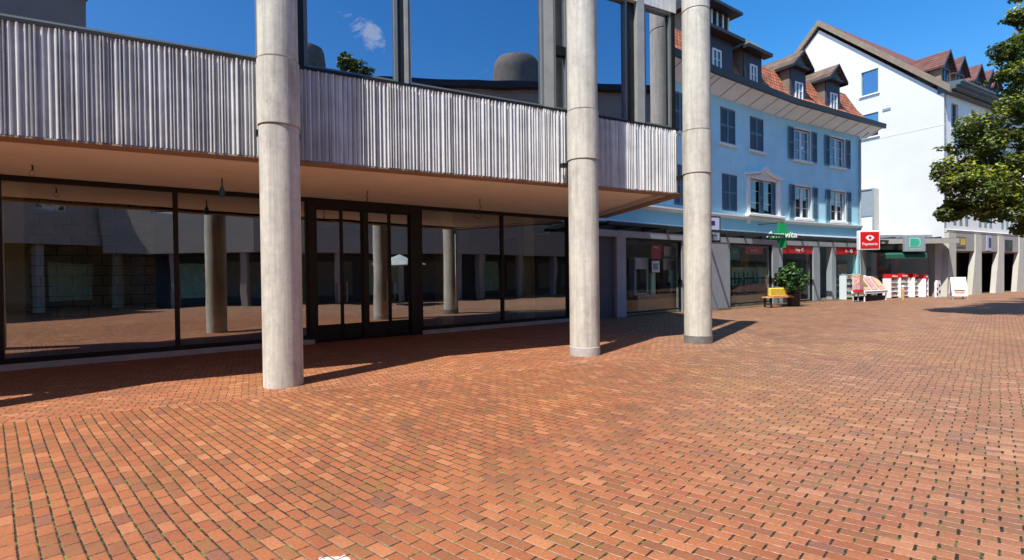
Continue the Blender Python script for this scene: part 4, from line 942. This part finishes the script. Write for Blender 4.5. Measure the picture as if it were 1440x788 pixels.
# dormers
for i, x in enumerate((1330, 1350, 1374, 1390, 1404)):
    vq = -.35; u = WF.hit(x, 90, vq)[0]
    ua, ub = u-.62, u+.62; z0, z1, zz = ZC+.75, 13.55, 14.55
    if i == 4: u = 8.3; ua, ub = u-.62, u+.62
    do = MB(WF).box(ua, ub, vq-3.2, vq, z0, z1).build('dormer', 'copper', wb)
    fo = MB(WF).frame(ua+.22, ub-.22, z0+.15, z1-.1, .08, vq+.002, vq+.05).box(u-.03, u+.03, vq+.002, vq+.045, z0+.2, z1-.15).build('window', 'slate', do); pane(WF, ua+.27, ub-.27, z0+.2, z1-.15, vq+.02, 'pane', fo)
    rf = MB(WF)
    for e0 in (ua-.2, ub+.2):
        rf.uvw([(e0, vq+.2, z1-.05), (u, vq+.2, zz), (u, vq-4.2, zz), (e0, vq-4.2, z1-.05), (e0, vq+.2, z1-.15), (u, vq+.2, zz-.1), (u, vq-4.2, zz-.1), (e0, vq-4.2, z1-.15)],
               [(0, 1, 2, 3), (4, 7, 6, 5), (0, 4, 5, 1), (0, 3, 7, 4), (2, 6, 7, 3)])
    rf.build('dormer_roof', 'tiles_red', do)
    MB(WF).prism([(ua, z1), (ub, z1), (u, zz-.13)], vq-.1, vq+.02, 'v').build('gable_field', 'slate', do)
    MB(WF).prism([(ua-.22, z1-.05), (u, zz+.03), (ub+.22, z1-.05), (ub+.22, z1-.2), (u, zz-.15), (ua-.22, z1-.2)], vq+.201, vq+.25, 'v').build('bargeboard', 'slate', do)
# signs on the lintels
def lsign(px, py, hw, hh, label, mats, word=None):
    vq = .19; u, w = WF.hit(px, py, vq); S_ = WF.P(u, vq, w)[1]/F
    t = thing('shop_sign', label, 'sign', WF.P(u, vq, w), 'small signs above the far shops')
    MB(WF).box(u-hw, u+hw, vq-.028, vq, w-hh, w+hh).build('panel', mats[0], t)
    MB(WF).box(u-hw*.15, u+hw*.85, vq+.001, vq+.008, w-hh*.6, w+hh*.7).build('picture', mats[1], t)
    if word: text(word, hh*1.1, WF, u, vq+.014, w-hh*.2, mats[2], t, depth=.005)
    return t
lsign(1352, 340.5, .62, .30, 'small yellowish sign with dark shape over the first far doorway', ('cheek', 'yellow', 'black'), None)
lsign(1391, 342, .36, .48, 'upright white sign with a dark blue mark over the second far doorway', ('lav', 'navy', 'signwhite'), None)
lsign(1419, 345, .62, .34, 'green and black sign over the third far doorway', ('dark', 'leafpot', 'signwhite'), None)
# lower flat canopy and recessed shop between the two houses
mid = thing('shop_pavilion', 'low recessed shop with flat dark canopy between the blue house and the white building', 'shop', (*g(1265, 418), 0))
MA = BS[2].P(BS[2].L+.12, 0, 0)[:2]; MBp = (K[0]-.10, K[1]-.1); MW = Wall(MA, MBp)
MB(MW).box(.0, MW.L, -3.5, .9, 3.10, 3.32).build('canopy', 'canopy', mid); MB(MW).box(.0, MW.L-.05, .901, 1.0, 3.02, 3.30).build('canopy_edge', 'lintel', mid)
MB(MW).box(.0, MW.L, -3.5, -.6, 3.33, 3.62).build('roof_upstand', 'signgrey', mid)
for u in [i*.9+.3 for i in range(int(MW.L/.9))]: MB(MW).box(u, u+.1, -.5, .88, 3.325, 3.40).build('canopy_rib', 'canopy', mid)
MB(MW).box(.0, MW.L, -4.2, -4.0, 0, 3.09).build('back_wall', 'room', mid); MB(MW).box(.0, MW.L, -3.99, -.5, .004, .03).build('shop_floor', 'roomfloor', mid)
MB(MW).box(MW.L-.45, MW.L-.02, -.5, -.1, 0, 3.09).build('pier', 'cream', mid)
for q in (.9, 2.2): MB(MW).bevbox(q, q+.2, -.4, -.2, 0, 3.09, .01).build('post', 'shopgrey', mid)
MB(MW).frame(1.1, 2.2, .05, 2.5, .06, -.4, -.3).build('door_frame', 'shopgrey', mid)
aw = MB(MW); a0, a1 = MW.hit(1243, 360, .9)[0], MW.hit(1301, 360, .9)[0]
t = tag(MB(MW).prism([(-.6, 2.75), (.95, 2.50), (1.05, 2.42), (1.05, 2.20), (1.02, 2.20), (1.02, 2.40), (.93, 2.46), (-.6, 2.70)], a0, a1).build('awning', 'awning', None, loc=MW.P((a0+a1)/2, .2, 2.2)), 'dark green awning under the flat canopy above the magazine racks', 'awning')
# glass link between houses, behind
lk = thing('stair_tower', 'narrow pale glazed stair tower behind the end of the blue house', 'tower', (*EW.P(3.3, -1, 0)[:2], 0))
q = WG.hit(1212, 268), WG.hit(1236, 268)
lu0, lu1 = q[0][0]-.6, q[1][0]; zt = 6.75
MB(WG).box(lu0, lu1, .01, .6, 0, zt).build('shaft', 'cream', lk)
MB(WG).frame(lu0, lu1, 3.3, zt, .08, .601, .66).box(lu0, lu1, .601, .65, 5.0, 5.08).build('frame', 'signgrey', lk)
MB(WG).box(lu0+.08, lu1-.08, .602, .615, 5.09, zt-.08).build('upper_panel', 'signgrey', lk); MB(WG).box(lu0+.08, lu1-.08, .602, .615, 3.4, 4.99).build('lower_panel', 'signwhite', lk)
# green-grey sign
p = frontframe(1287.5, 342.5, MW, 1.2); S_ = p[1]/F
ew = Wall((p[0], p[1]), (p[0]+math.cos(R(3)), p[1]+math.sin(R(3))))
t = thing('green_square_sign', 'grey square sign with a mint green speech-bubble mark above the awning', 'sign', p)
MB(ew).bevbox(-15*S_, 15*S_, -.2, .0, p[2]-11.5*S_, p[2]+11.5*S_, .02).build('case', 'signgrey', t)
rd = [(-9.5*S_, 8*S_), (4*S_, 8*S_), (7*S_, 5.5*S_), (8*S_, 1.5*S_), (7*S_, -2.5*S_), (4*S_, -5*S_), (-9.5*S_, -5*S_)]
MB(ew).prism([(x, z+p[2]) for x, z in rd], .001, .012, 'v').build('mark', 'mintlight', t)
MB(ew).prism([(x*.78-.6*S_, z*.78+.3*S_+p[2]) for x, z in rd], .013, .02, 'v').build('mark_centre', 'mint', t)
MB(ew).box(-9.5*S_, 8*S_, .001, .01, p[2]-8.6*S_, p[2]-7.4*S_).build('line', 'mintlight', t)
MB().tube([(p[0], p[1], p[2]), MW.P(MW.hit(1287, 342, 1.2)[0], .9, p[2])], .03, 6).build('bracket', 'canopy', t)
# ------------------------------------------------------------------ racks and table on the pavement
def rack(px, py, wid, hgt, rot, label, toplabel, wordm='red', body='paper'):
    b = g(px, py); w_ = Wall(b, (b[0]+math.cos(rot), b[1]+math.sin(rot)))
    t = thing('magazine_rack', label, 'rack', (*b, 0), 'racks in front of the recessed shop')
    for s in (-wid/2, wid/2-.04): MB(w_).box(s, s+.04, -.45, 0, .02, hgt).build('side_panel', 'signwhite', t)
    MB(w_).box(-wid/2+.041, wid/2-.041, -.45, -.42, .1, hgt).build('back_panel', 'signwhite', t)
    n = int(hgt/.27)
    rnd = random.Random(int(px))
    for k in range(n):
        z = .1+k*(hgt-.12)/n
        MB(w_).box(-wid/2+.041, wid/2-.041, -.40, -.02, z, z+.02).build('tier', 'signwhite', t)
        mb = MB(w_); u = -wid/2+.06
        while u < wid/2-.2:
            q = rnd.uniform(.12, .2); mb.box(u, u+q, -.2, -.05-rnd.random()*.05, z+.021, z+.021+rnd.uniform(.15, .21)); u += q+.015
        mb.build('magazines', body if k % 2 else rnd.choice(('paper', 'pink', 'prints')), t)
    hd = MB(w_).box(-wid/2, wid/2, -.42, -.01, hgt+.001, hgt+.24).build('header', wordm, t)
    text(toplabel, .16, w_, 0, -.004, hgt+.12, 'signwhite', hd, depth=.006)
    return t
rack(1259, 419.5, .7, 1.10, R(20), 'low white magazine rack with red header, leftmost of the racks', 'Aktion')
rack(1273, 419, .75, 1.12, R(20), 'white magazine rack with red header behind the small wooden post', 'Karten')
rack(1290, 418.5, .62, 1.12, R(30), 'white card rack with red header between the post and the pink posters', 'Presse')
rack(1304, 418.2, .62, 1.05, R(40), 'card rack with red header and pink posters next to the spotted panel', 'Karten', body='pink')
b = g(1269.5, 422); t = thing('bollard', 'short pale wooden post standing before the magazine racks', 'post', (*b, 0))
MB().lathe(b, [(.07, 0), (.07, .55), (.05, .62), (.02, .66)], 12).build('shaft', 'wood', t); MB().lathe(b, [(.045, .66), (.05, .72), (.02, .76)], 10).build('finial', 'signwhite', t)
b = g(1320, 419); w_ = Wall(b, (b[0]+.9, b[1]+.4))
t = thing('spotted_panel', 'white standing panel with black spots at the foot of the cream pier', 'sign', (*b, 0))
MB(w_).prism([(-.2, .02), (.22, .02), (.22, .75), (.15, .95), (-.1, .95), (-.2, .8)], -.1, 0, 'v').build('board', 'signwhite', t)
for (x, z, r) in ((.08, .68, .08), (.1, .33, .09), (-.12, .5, .07), (-.13, .2, .08)): MB(w_).prism([(x+r*.8*math.cos(k), z+r*math.sin(k)) for k in [i*math.pi/6 for i in range(12)]], .001, .01, 'v').build('spot', 'black', t)
tA = g(1212, 425); tB = g(1249, 422); TW = Wall(tA, tB)
t = thing('bargain_table', 'wheeled white display table with slanting peach-coloured prints before the shop', 'display table', (*tA, 0))
MB(TW).bevbox(0.35, TW.L, -.65, -.02, .38, .52, .01).build('table_top', 'signwhite', t)
MB(TW).prism([(.0, .52), (-.08, .56), (-.55, 1.25), (-.60, 1.25), (-.60, .52)], .4, TW.L-.02).build('sloping_stand', 'signwhite', t)
for k in range(3):
    u = .46+k*(TW.L-.46)/3; mb = MB(TW); u_ = u+(TW.L-.46)/3-.13
    mb.uvw([(u, -.055, .585), (u_, -.055, .585), (u_, -.50, 1.235), (u, -.50, 1.235)], [(0, 1, 2, 3)]); pr_ = mb.build('print', 'prints', t); MB(TW).uvw([(u+.12, -.155, .75), (u_-.1, -.155, .75), (u_-.16, -.40, 1.12), (u+.08, -.40, 1.12)], [(0, 1, 2, 3)]).build('picture', ('olive', 'pink', 'cardboard')[k], pr_)
for u in (.42, TW.L-.1):
    for vv in (-.6, -.1): MB(TW).box(u, u+.05, vv, vv+.05, .0, .379).build('leg', 'signwhite', t)
MB(TW).box(.5, TW.L-.1, -.6, -.1, .04, .24).build('lower_crate', 'black', t)
t = thing('postcard_stand', 'narrow pink and red postcard stand at the left end of the display table', 'stand', TW.P(.1, -.2, 0))
MB(TW).box(-.1, .26, -.35, -.05, .9, 1.35).build('upper_pocket', 'prints', t); MB(TW).box(-.1, .26, -.35, -.03, .62, .88).build('middle_pocket', 'pink', t); MB(TW).box(-.12, .28, -.36, -.02, .50, .60).build('red_band', 'red', t)
MB(TW).box(.05, .1, -.22, -.17, .05, .5).build('pole', 'signgrey', t)
for an in (0, 2.1, 4.2): c0 = TW.P(.08, -.2, .06); MB().tube([c0, (c0[0]+.25*math.cos(an), c0[1]+.25*math.sin(an), .02)], .015, 6).build('foot', 'signgrey', t)
t = thing('shop_dresser', 'shelf of reddish goods standing inside behind the display table', 'shelf', MW.P(1.6, -1.0, 0))
for z in (.3, .7, 1.1, 1.5): MB(MW).box(.5, 2.6, -1.4, -1.0, z, z+.03).build('tier', 'signgrey', t); MB(MW).box(.55, 2.55, -1.3, -1.05, z+.031, z+.26).build('goods', 'prints' if z > 1 else 'paper', t)
for u in (.46, 2.6): MB(MW).box(u, u+.04, -1.4, -1.0, 0, 1.9).build('side_panel', 'signgrey', t)
# sandwich board
b = g(1350, 421); w_ = Wall(b, (b[0]+math.cos(R(-22)), b[1]+math.sin(R(-22))))
t = thing('sandwich_board', 'white A-shaped sandwich board in front of the first far doorway', 'sign', (*b, 0))
hw = .33
for s, nm in ((1, 'front_panel'), (-1, 'rear_panel')):
    MB(w_).prism([(s*.26-.26, .16), (s*.26-.235, .16), (.0-.24, 1.15), (-.265, 1.15)], -hw, hw).build(nm, 'signwhite', t)
for s in (-hw+.01, hw-.05):
    for e_ in (0.0, -.51): MB(w_).prism([(e_-.015, 0), (e_+.015, 0), (e_*.75-.05, .30), (e_*.75-.09, .30)], s, s+.04).build('leg', 'signgrey', t)
MB(w_).prism([(-.003, .50+.0), (.005, .50), (-.19, 1.02), (-.198, 1.02)], -hw+.1, hw-.1).build('faded_picture', 'palesheet', t); MB(w_).prism([(.008, .34), (.016, .34), (-.015, .44), (-.023, .44)], -.2, .2).build('orange_text', 'prints', t)
b = g(1427, 408); w_ = Wall(b, (b[0]+1, b[1]+.5))
t = thing('poster_stand', 'white poster stand with pale blue picture at the third far doorway', 'sign', (*b, 0))
MB(w_).box(-.45, .45, -.06, 0, .9, 2.1).build('board', 'signwhite', t); MB(w_).box(-.38, .38, .001, .01, 1.3, 1.8).build('picture', 'signgrey', t)
for s in (-.4, .36): MB(w_).box(s, s+.04, -.05, -.01, 0, .9).build('leg', 'signgrey', t)
# ------------------------------------------------------------------ TREE
tx, ty = 21.5, 17.6
tree = thing('plane_tree', 'large leafy plane tree reaching in from the right edge of the plaza', 'tree', (tx, ty, 0))
rnd = random.Random(11)
def wp(px, py, Y): X_, Y_, Z_ = ray(px, py); k = Y/Y_; return Vector((X_*k, Y, H+Z_*k))
boughs = []
for (px, py, Y, rad) in ((1352, 262, 16.8, .8), (1345, 292, 17.2, .55), (1338, 245, 17.5, .5), (1375, 215, 17.2, 1.0), (1398, 185, 17.5, .9), (1372, 178, 17.0, .62), (1385, 262, 16.5, 1.1), (1412, 292, 16.4, .75), (1420, 230, 17.5, 1.4), (1376, 297, 16.6, .5),
                         (1445, 270, 16.5, 1.2), (1450, 180, 18, 1.3), (1432, 160, 17.6, .7), (1440, 120, 17.6, .8), (1425, 62, 17.4, .55), (1440, 85, 18, .8), (1455, 40, 18, .9), (1462, 130, 18.5, 1.2), (1410, 68, 17.6, .25), (1436, 22, 17.6, .35),
                         (1416, 105, 17.4, .22), (1440, 310, 16.6, .5), (1326, 238, 17.4, .18), (1328, 300, 17.3, .25), (1470, 300, 17, 1.0)):
    boughs.append((wp(px+(7 if px > 1330 else 2), py, Y), rad*.93))
for _ in range(34):
    th_ = rnd.uniform(0, 6.28); rr = 4.0*math.sqrt(rnd.random()); z = rnd.uniform(4.2, 11.5)
    x, y = tx+.6+rr*math.cos(th_), ty+rr*math.sin(th_)
    if x/y*F+720 < 1475: continue
    boughs.append((Vector((x, y, z)), rnd.uniform(.8, 1.4)))
mb = MB(); my = MB(); mr = MB(); lim = MB()
fork = Vector((tx, ty, 3.0))
lim.tube([(tx, ty, 0), (tx+.05, ty, 1.2), (tx-.05, ty+.05, 3.0), (tx+.1, ty, 5.5), (tx, ty+.1, 8.5), (tx+.1, ty, 11)], [.34, .26, .24, .17, .10, .04], 14)
for k, (c, r_) in enumerate(boughs):
    st_ = Vector((tx, ty, max(2.6, min(9, c.z*.6+.8)))); mid_ = (st_+c)/2+Vector((rnd.uniform(-.3, .3), rnd.uniform(-.3, .3), rnd.uniform(.1, .5)))
    lim.tube([tuple(st_), tuple(mid_), tuple(c)], [.09, .055, .012], 6)
    n = int(9*r_**2)+3
    for i in range(n):
        d = Vector((rnd.gauss(0, 1), rnd.gauss(0, 1), rnd.gauss(0, .75))).normalized(); q = c+d*r_*rnd.uniform(.35, 1.0)
        lim.tube([tuple(c), tuple((c+q)/2+Vector((0, 0, .06))), tuple(q)], [.014, .009, .004], 4)
        if rnd.random() < .14: continue
        spr = rnd.uniform(.26, .46)
        leaves(mb, q, spr, int(130*spr/.36), .125, rnd, .75, .7)
        if d.z > -.1: leaves(my, q+Vector((-.05, -.08, .12)), spr, int(48*spr/.36), .12, rnd, .7, .9)  # yellower leaves on the sun side paint the lit tips
        if i % 4 == 0:
            e_ = q+Vector((d.x, d.y, d.z*.4-.05)).normalized()*rnd.uniform(.35, .65); lim.tube([tuple(q), tuple(e_)], [.005, .002], 4)
            for f_ in (.5, .8, 1.0): leaves(mb, q.lerp(e_, f_), .10, 10, .12, rnd, .8, .7)
        if rnd.random() < .12: leaves(mr, q, .3, 30, .15, rnd, .55, .9)
lim.build('trunk', 'bark', tree); mb.build('crown', 'leaf', tree); my.build('crown_sunlit_tips', 'leafsunlit', tree, label='yellow-green leaves coloured as if sunlit'); mr.build('crown_rusty_leaves', 'leafred', tree, label='reddish leaves')
# ------------------------------------------------------------------ buildings behind the camera (seen mirrored in the glass)
def oppo(pts, label, H_, m, za=3.3, dep=1.0):
    t = thing('opposite_building', label, 'building', (*pts[0], 0), 'buildings on the far side of the plaza')
    for A_, B_ in zip(pts, pts[1:]):
        w_ = Wall(A_, B_)      # faces the plaza
        holes = []
        u = 1.0
        while u < w_.L-2.0:
            holes += [(u, u+1.3, 5.0, 6.7), (u, u+1.3, 8.3, 10.0)] if H_ > 10 else [(u, u+1.3, 5.0, 6.7)]; u += 2.9
        MB(w_).holed((0, w_.L), (za, H_), holes, -.3, 0).build('wall', m, t)
        for h in holes: fo = MB(w_).frame(*h, .06, -.2, -.12).build('window', 'white', t); pane(w_, h[0]+.05, h[1]-.05, h[2]+.05, h[3]-.05, -.16, 'pane', fo)
        MB(w_).box(0, w_.L, -6, -.31, za, za+.2).build('arcade_ceiling', 'arcade', t); MB(w_).box(0, w_.L, -6.2, -6, 0, H_).build('rear_wall', 'room', t)
        MB(w_).box(-.1, w_.L, -6.2, .35, H_, H_+.25).build('roof', 'dark', t)
        u = .5
        while u < w_.L-.5: MB(w_).bevbox(u, u+.35, -.6, -.2, 0, za-.001, .02).build('arcade_pillar', 'facing', t); u += 3.6
        sh = MB(w_).box(.2, w_.L-.2, -3.3, -3.2, 0, za).build('arcade_shopfront', 'shopdark', t)
        for k in range(int(w_.L/3)): MB(w_).box(.8+k*3, 2.9+k*3, -3.19, -3.12, .4, 2.5).build('display_window', 'palegreen' if k % 3 == 1 else 'interior', sh)
    return t
oppo([(-1.4, -8.6), (-34, -8.6)], 'tall grey building behind the viewer with a dark ground-floor arcade', 12.2, 'facing')
oppo([(9, -8.6), (-1.3, -8.6)], 'low grey building joining the tall one behind the viewer', 7.4, 'facing')
oppo([(75, 36.0), (22.5, 12.0), (14.5, 7.9), (6.5, -1.2), (3.5, -8.3)], 'grey-blue building right of the viewer beside the tree, with a dark arcade', 9.6, 'facing', 2.9)
for nm_, (x, y), r_, z0_, z1_ in (('tall_drum', (17.0, -1.5), 1.45, 0, 14.4), ('small_drum', (8.6, -9.6), .9, 0, 14.2)):
    t = thing('round_tower', ('wide' if r_ > 1 else 'slim')+' dark round tower rising behind the grey-blue building', 'tower', (x, y, 0), 'round towers behind the viewer')
    MB().lathe((x, y), [(r_, z0_), (r_, z1_-.9), (r_*.93, z1_-.35), (r_*.8, z1_-.08), (r_*.6, z1_)], 24).build('drum', 'cheek', t, smooth=True)
    MB().lathe((x, y), [(r_*.5, z1_+.001), (r_*.5, z1_+.08), (r_*.2, z1_+.12)], 16).build('cap', 'lintel', t)
# parasols standing by that building
for (x, y, lb) in ((9.2, 6.0, 'pale green open parasol standing before the grey-blue building'),):
    t = thing('parasol', lb, 'parasol', (x, y, 0))
    MB().tube([(x, y, 0), (x, y, 2.75)], .025, 8).build('pole', 'lightframe', t); MB().lathe((x, y), [(1.5, 2.15), (1.46, 2.2), (.7, 2.5), (.03, 2.75)], 8).build('canopy', 'canvas', t); MB().lathe((x, y), [(.3, 0), (.3, .06), (.04, .1)], 16).build('base', 'curb', t)
t = thing('garden_tree', 'small bushy tree behind the viewer showing over the roof in the upper glass', 'tree', (12.5, -11, 0))
rnd = random.Random(21); mb = MB(); MB().tube([(12.5, -11, 0), (12.5, -11, 9), (12.3, -11, 14)], [.3, .2, .05], 8).build('trunk', 'bark', t)
for i in range(46):
    zz = rnd.uniform(9, 15.4); sp_ = (16.2-zz)/4; c = (12.5+rnd.gauss(0, sp_), -11+rnd.gauss(0, sp_), zz); leaves(mb, c, .6, 90, .28, rnd)
mb.build('crown', 'leaf', t)
# ------------------------------------------------------------------ light, sky, camera
AZ, EL = 54.5, 61.0
shadow = Vector((math.cos(R(AZ))*math.cos(R(EL)), math.sin(R(AZ))*math.cos(R(EL)), -math.sin(R(EL))))
sun = bpy.data.lights.new('sun', 'SUN'); sun.energy = 4.4; sun.angle = R(.53); sun.color = (1, .955, .88)
so = bpy.data.objects.new('sun', sun); C.objects.link(so); so.rotation_euler = shadow.to_track_quat('-Z', 'Y').to_euler(); so.location = (-20, -20, 40)
w = bpy.data.worlds.new('World'); bpy.context.scene.world = w; w.use_nodes = True; t = w.node_tree
sky = N(t, 'ShaderNodeTexSky', sky_type='NISHITA'); sky.sun_disc = False; sky.sun_elevation = R(EL)
to_sun = -shadow; sky.sun_rotation = math.atan2(to_sun.x, to_sun.y)
sky.air_density = 1.0; sky.dust_density = .7; sky.ozone_density = 3.5; sky.altitude = 400
bg = t.nodes['Background']; bg.inputs[1].default_value = .15
hs = N(t, 'ShaderNodeHueSaturation'); hs.inputs['Saturation'].default_value = 1.36; hs.inputs['Value'].default_value = .85
t.links.new(sky.outputs[0], hs.inputs['Color'])
gc = N(t, 'ShaderNodeTexCoord'); cn = N(t, 'ShaderNodeTexNoise', i_Scale=19.0, i_Detail=9.0, i_Roughness=.62, i_Distortion=.4); t.links.new(gc.outputs['Generated'], cn.inputs['Vector'])
cloud = None
for d0, tight in (((.557, -.712, .427), 420.0), ((.587, -.694, .416), 420.0), ((-.62, -.25, .5), 14.0), ((-.2, -.9, .38), 16.0)):     # a few small clouds, all behind the viewer
    vd = N(t, 'ShaderNodeVectorMath', operation='DOT_PRODUCT'); vd.inputs[1].default_value = Vector(d0).normalized(); t.links.new(gc.outputs['Generated'], vd.inputs[0])
    k = math_(t, 'MAXIMUM', math_(t, 'SUBTRACT', 1.0, math_(t, 'MULTIPLY', math_(t, 'SUBTRACT', 1.0, vd.outputs['Value']), tight*4)), 0.0)
    cloud = k if cloud is None else math_(t, 'MAXIMUM', cloud, k)
cl = math_(t, 'MULTIPLY', math_(t, 'MAXIMUM', math_(t, 'SUBTRACT', math_(t, 'ADD', cn.outputs['Fac'], math_(t, 'MULTIPLY', cloud, .14)), .60), 0.0), 6.0)
cl = math_(t, 'MULTIPLY', math_(t, 'MINIMUM', cl, .55), math_(t, 'MINIMUM', math_(t, 'MULTIPLY', cloud, 3.0), 1.0))
cm = N(t, 'ShaderNodeMix', data_type='RGBA'); t.links.new(cl, cm.inputs[0]); t.links.new(hs.outputs[0], cm.inputs[6]); cm.inputs[7].default_value = (3.6, 3.8, 4.2, 1)
t.links.new(cm.outputs[2], bg.inputs[0])
cam = bpy.data.cameras.new('camera'); co = bpy.data.objects.new('camera', cam); C.objects.link(co)
cam.sensor_width = 36; cam.lens = F/1440*36; cam.clip_end = 1000; cam.clip_start = .05
right = Vector((c_, s_*sp, -s_*cp)); up = Vector((s_, -c_*sp, c_*cp)); back = right.cross(up)
m = Matrix((right, up, back)).transposed().to_4x4(); m.translation = (0, 0, H); co.matrix_world = m
sc = bpy.context.scene; sc.camera = co
sc.view_settings.view_transform = 'Standard'; sc.view_settings.look = 'None'; sc.view_settings.gamma = 1; sc.view_settings.exposure = 0.85; sc.view_settings.use_curve_mapping = False
sc.cycles.use_denoising = True; sc.cycles.max_bounces = 10; sc.cycles.diffuse_bounces = 4; sc.cycles.glossy_bounces = 5; sc.cycles.transparent_max_bounces = 24
sc.cycles.sample_clamp_indirect = 6
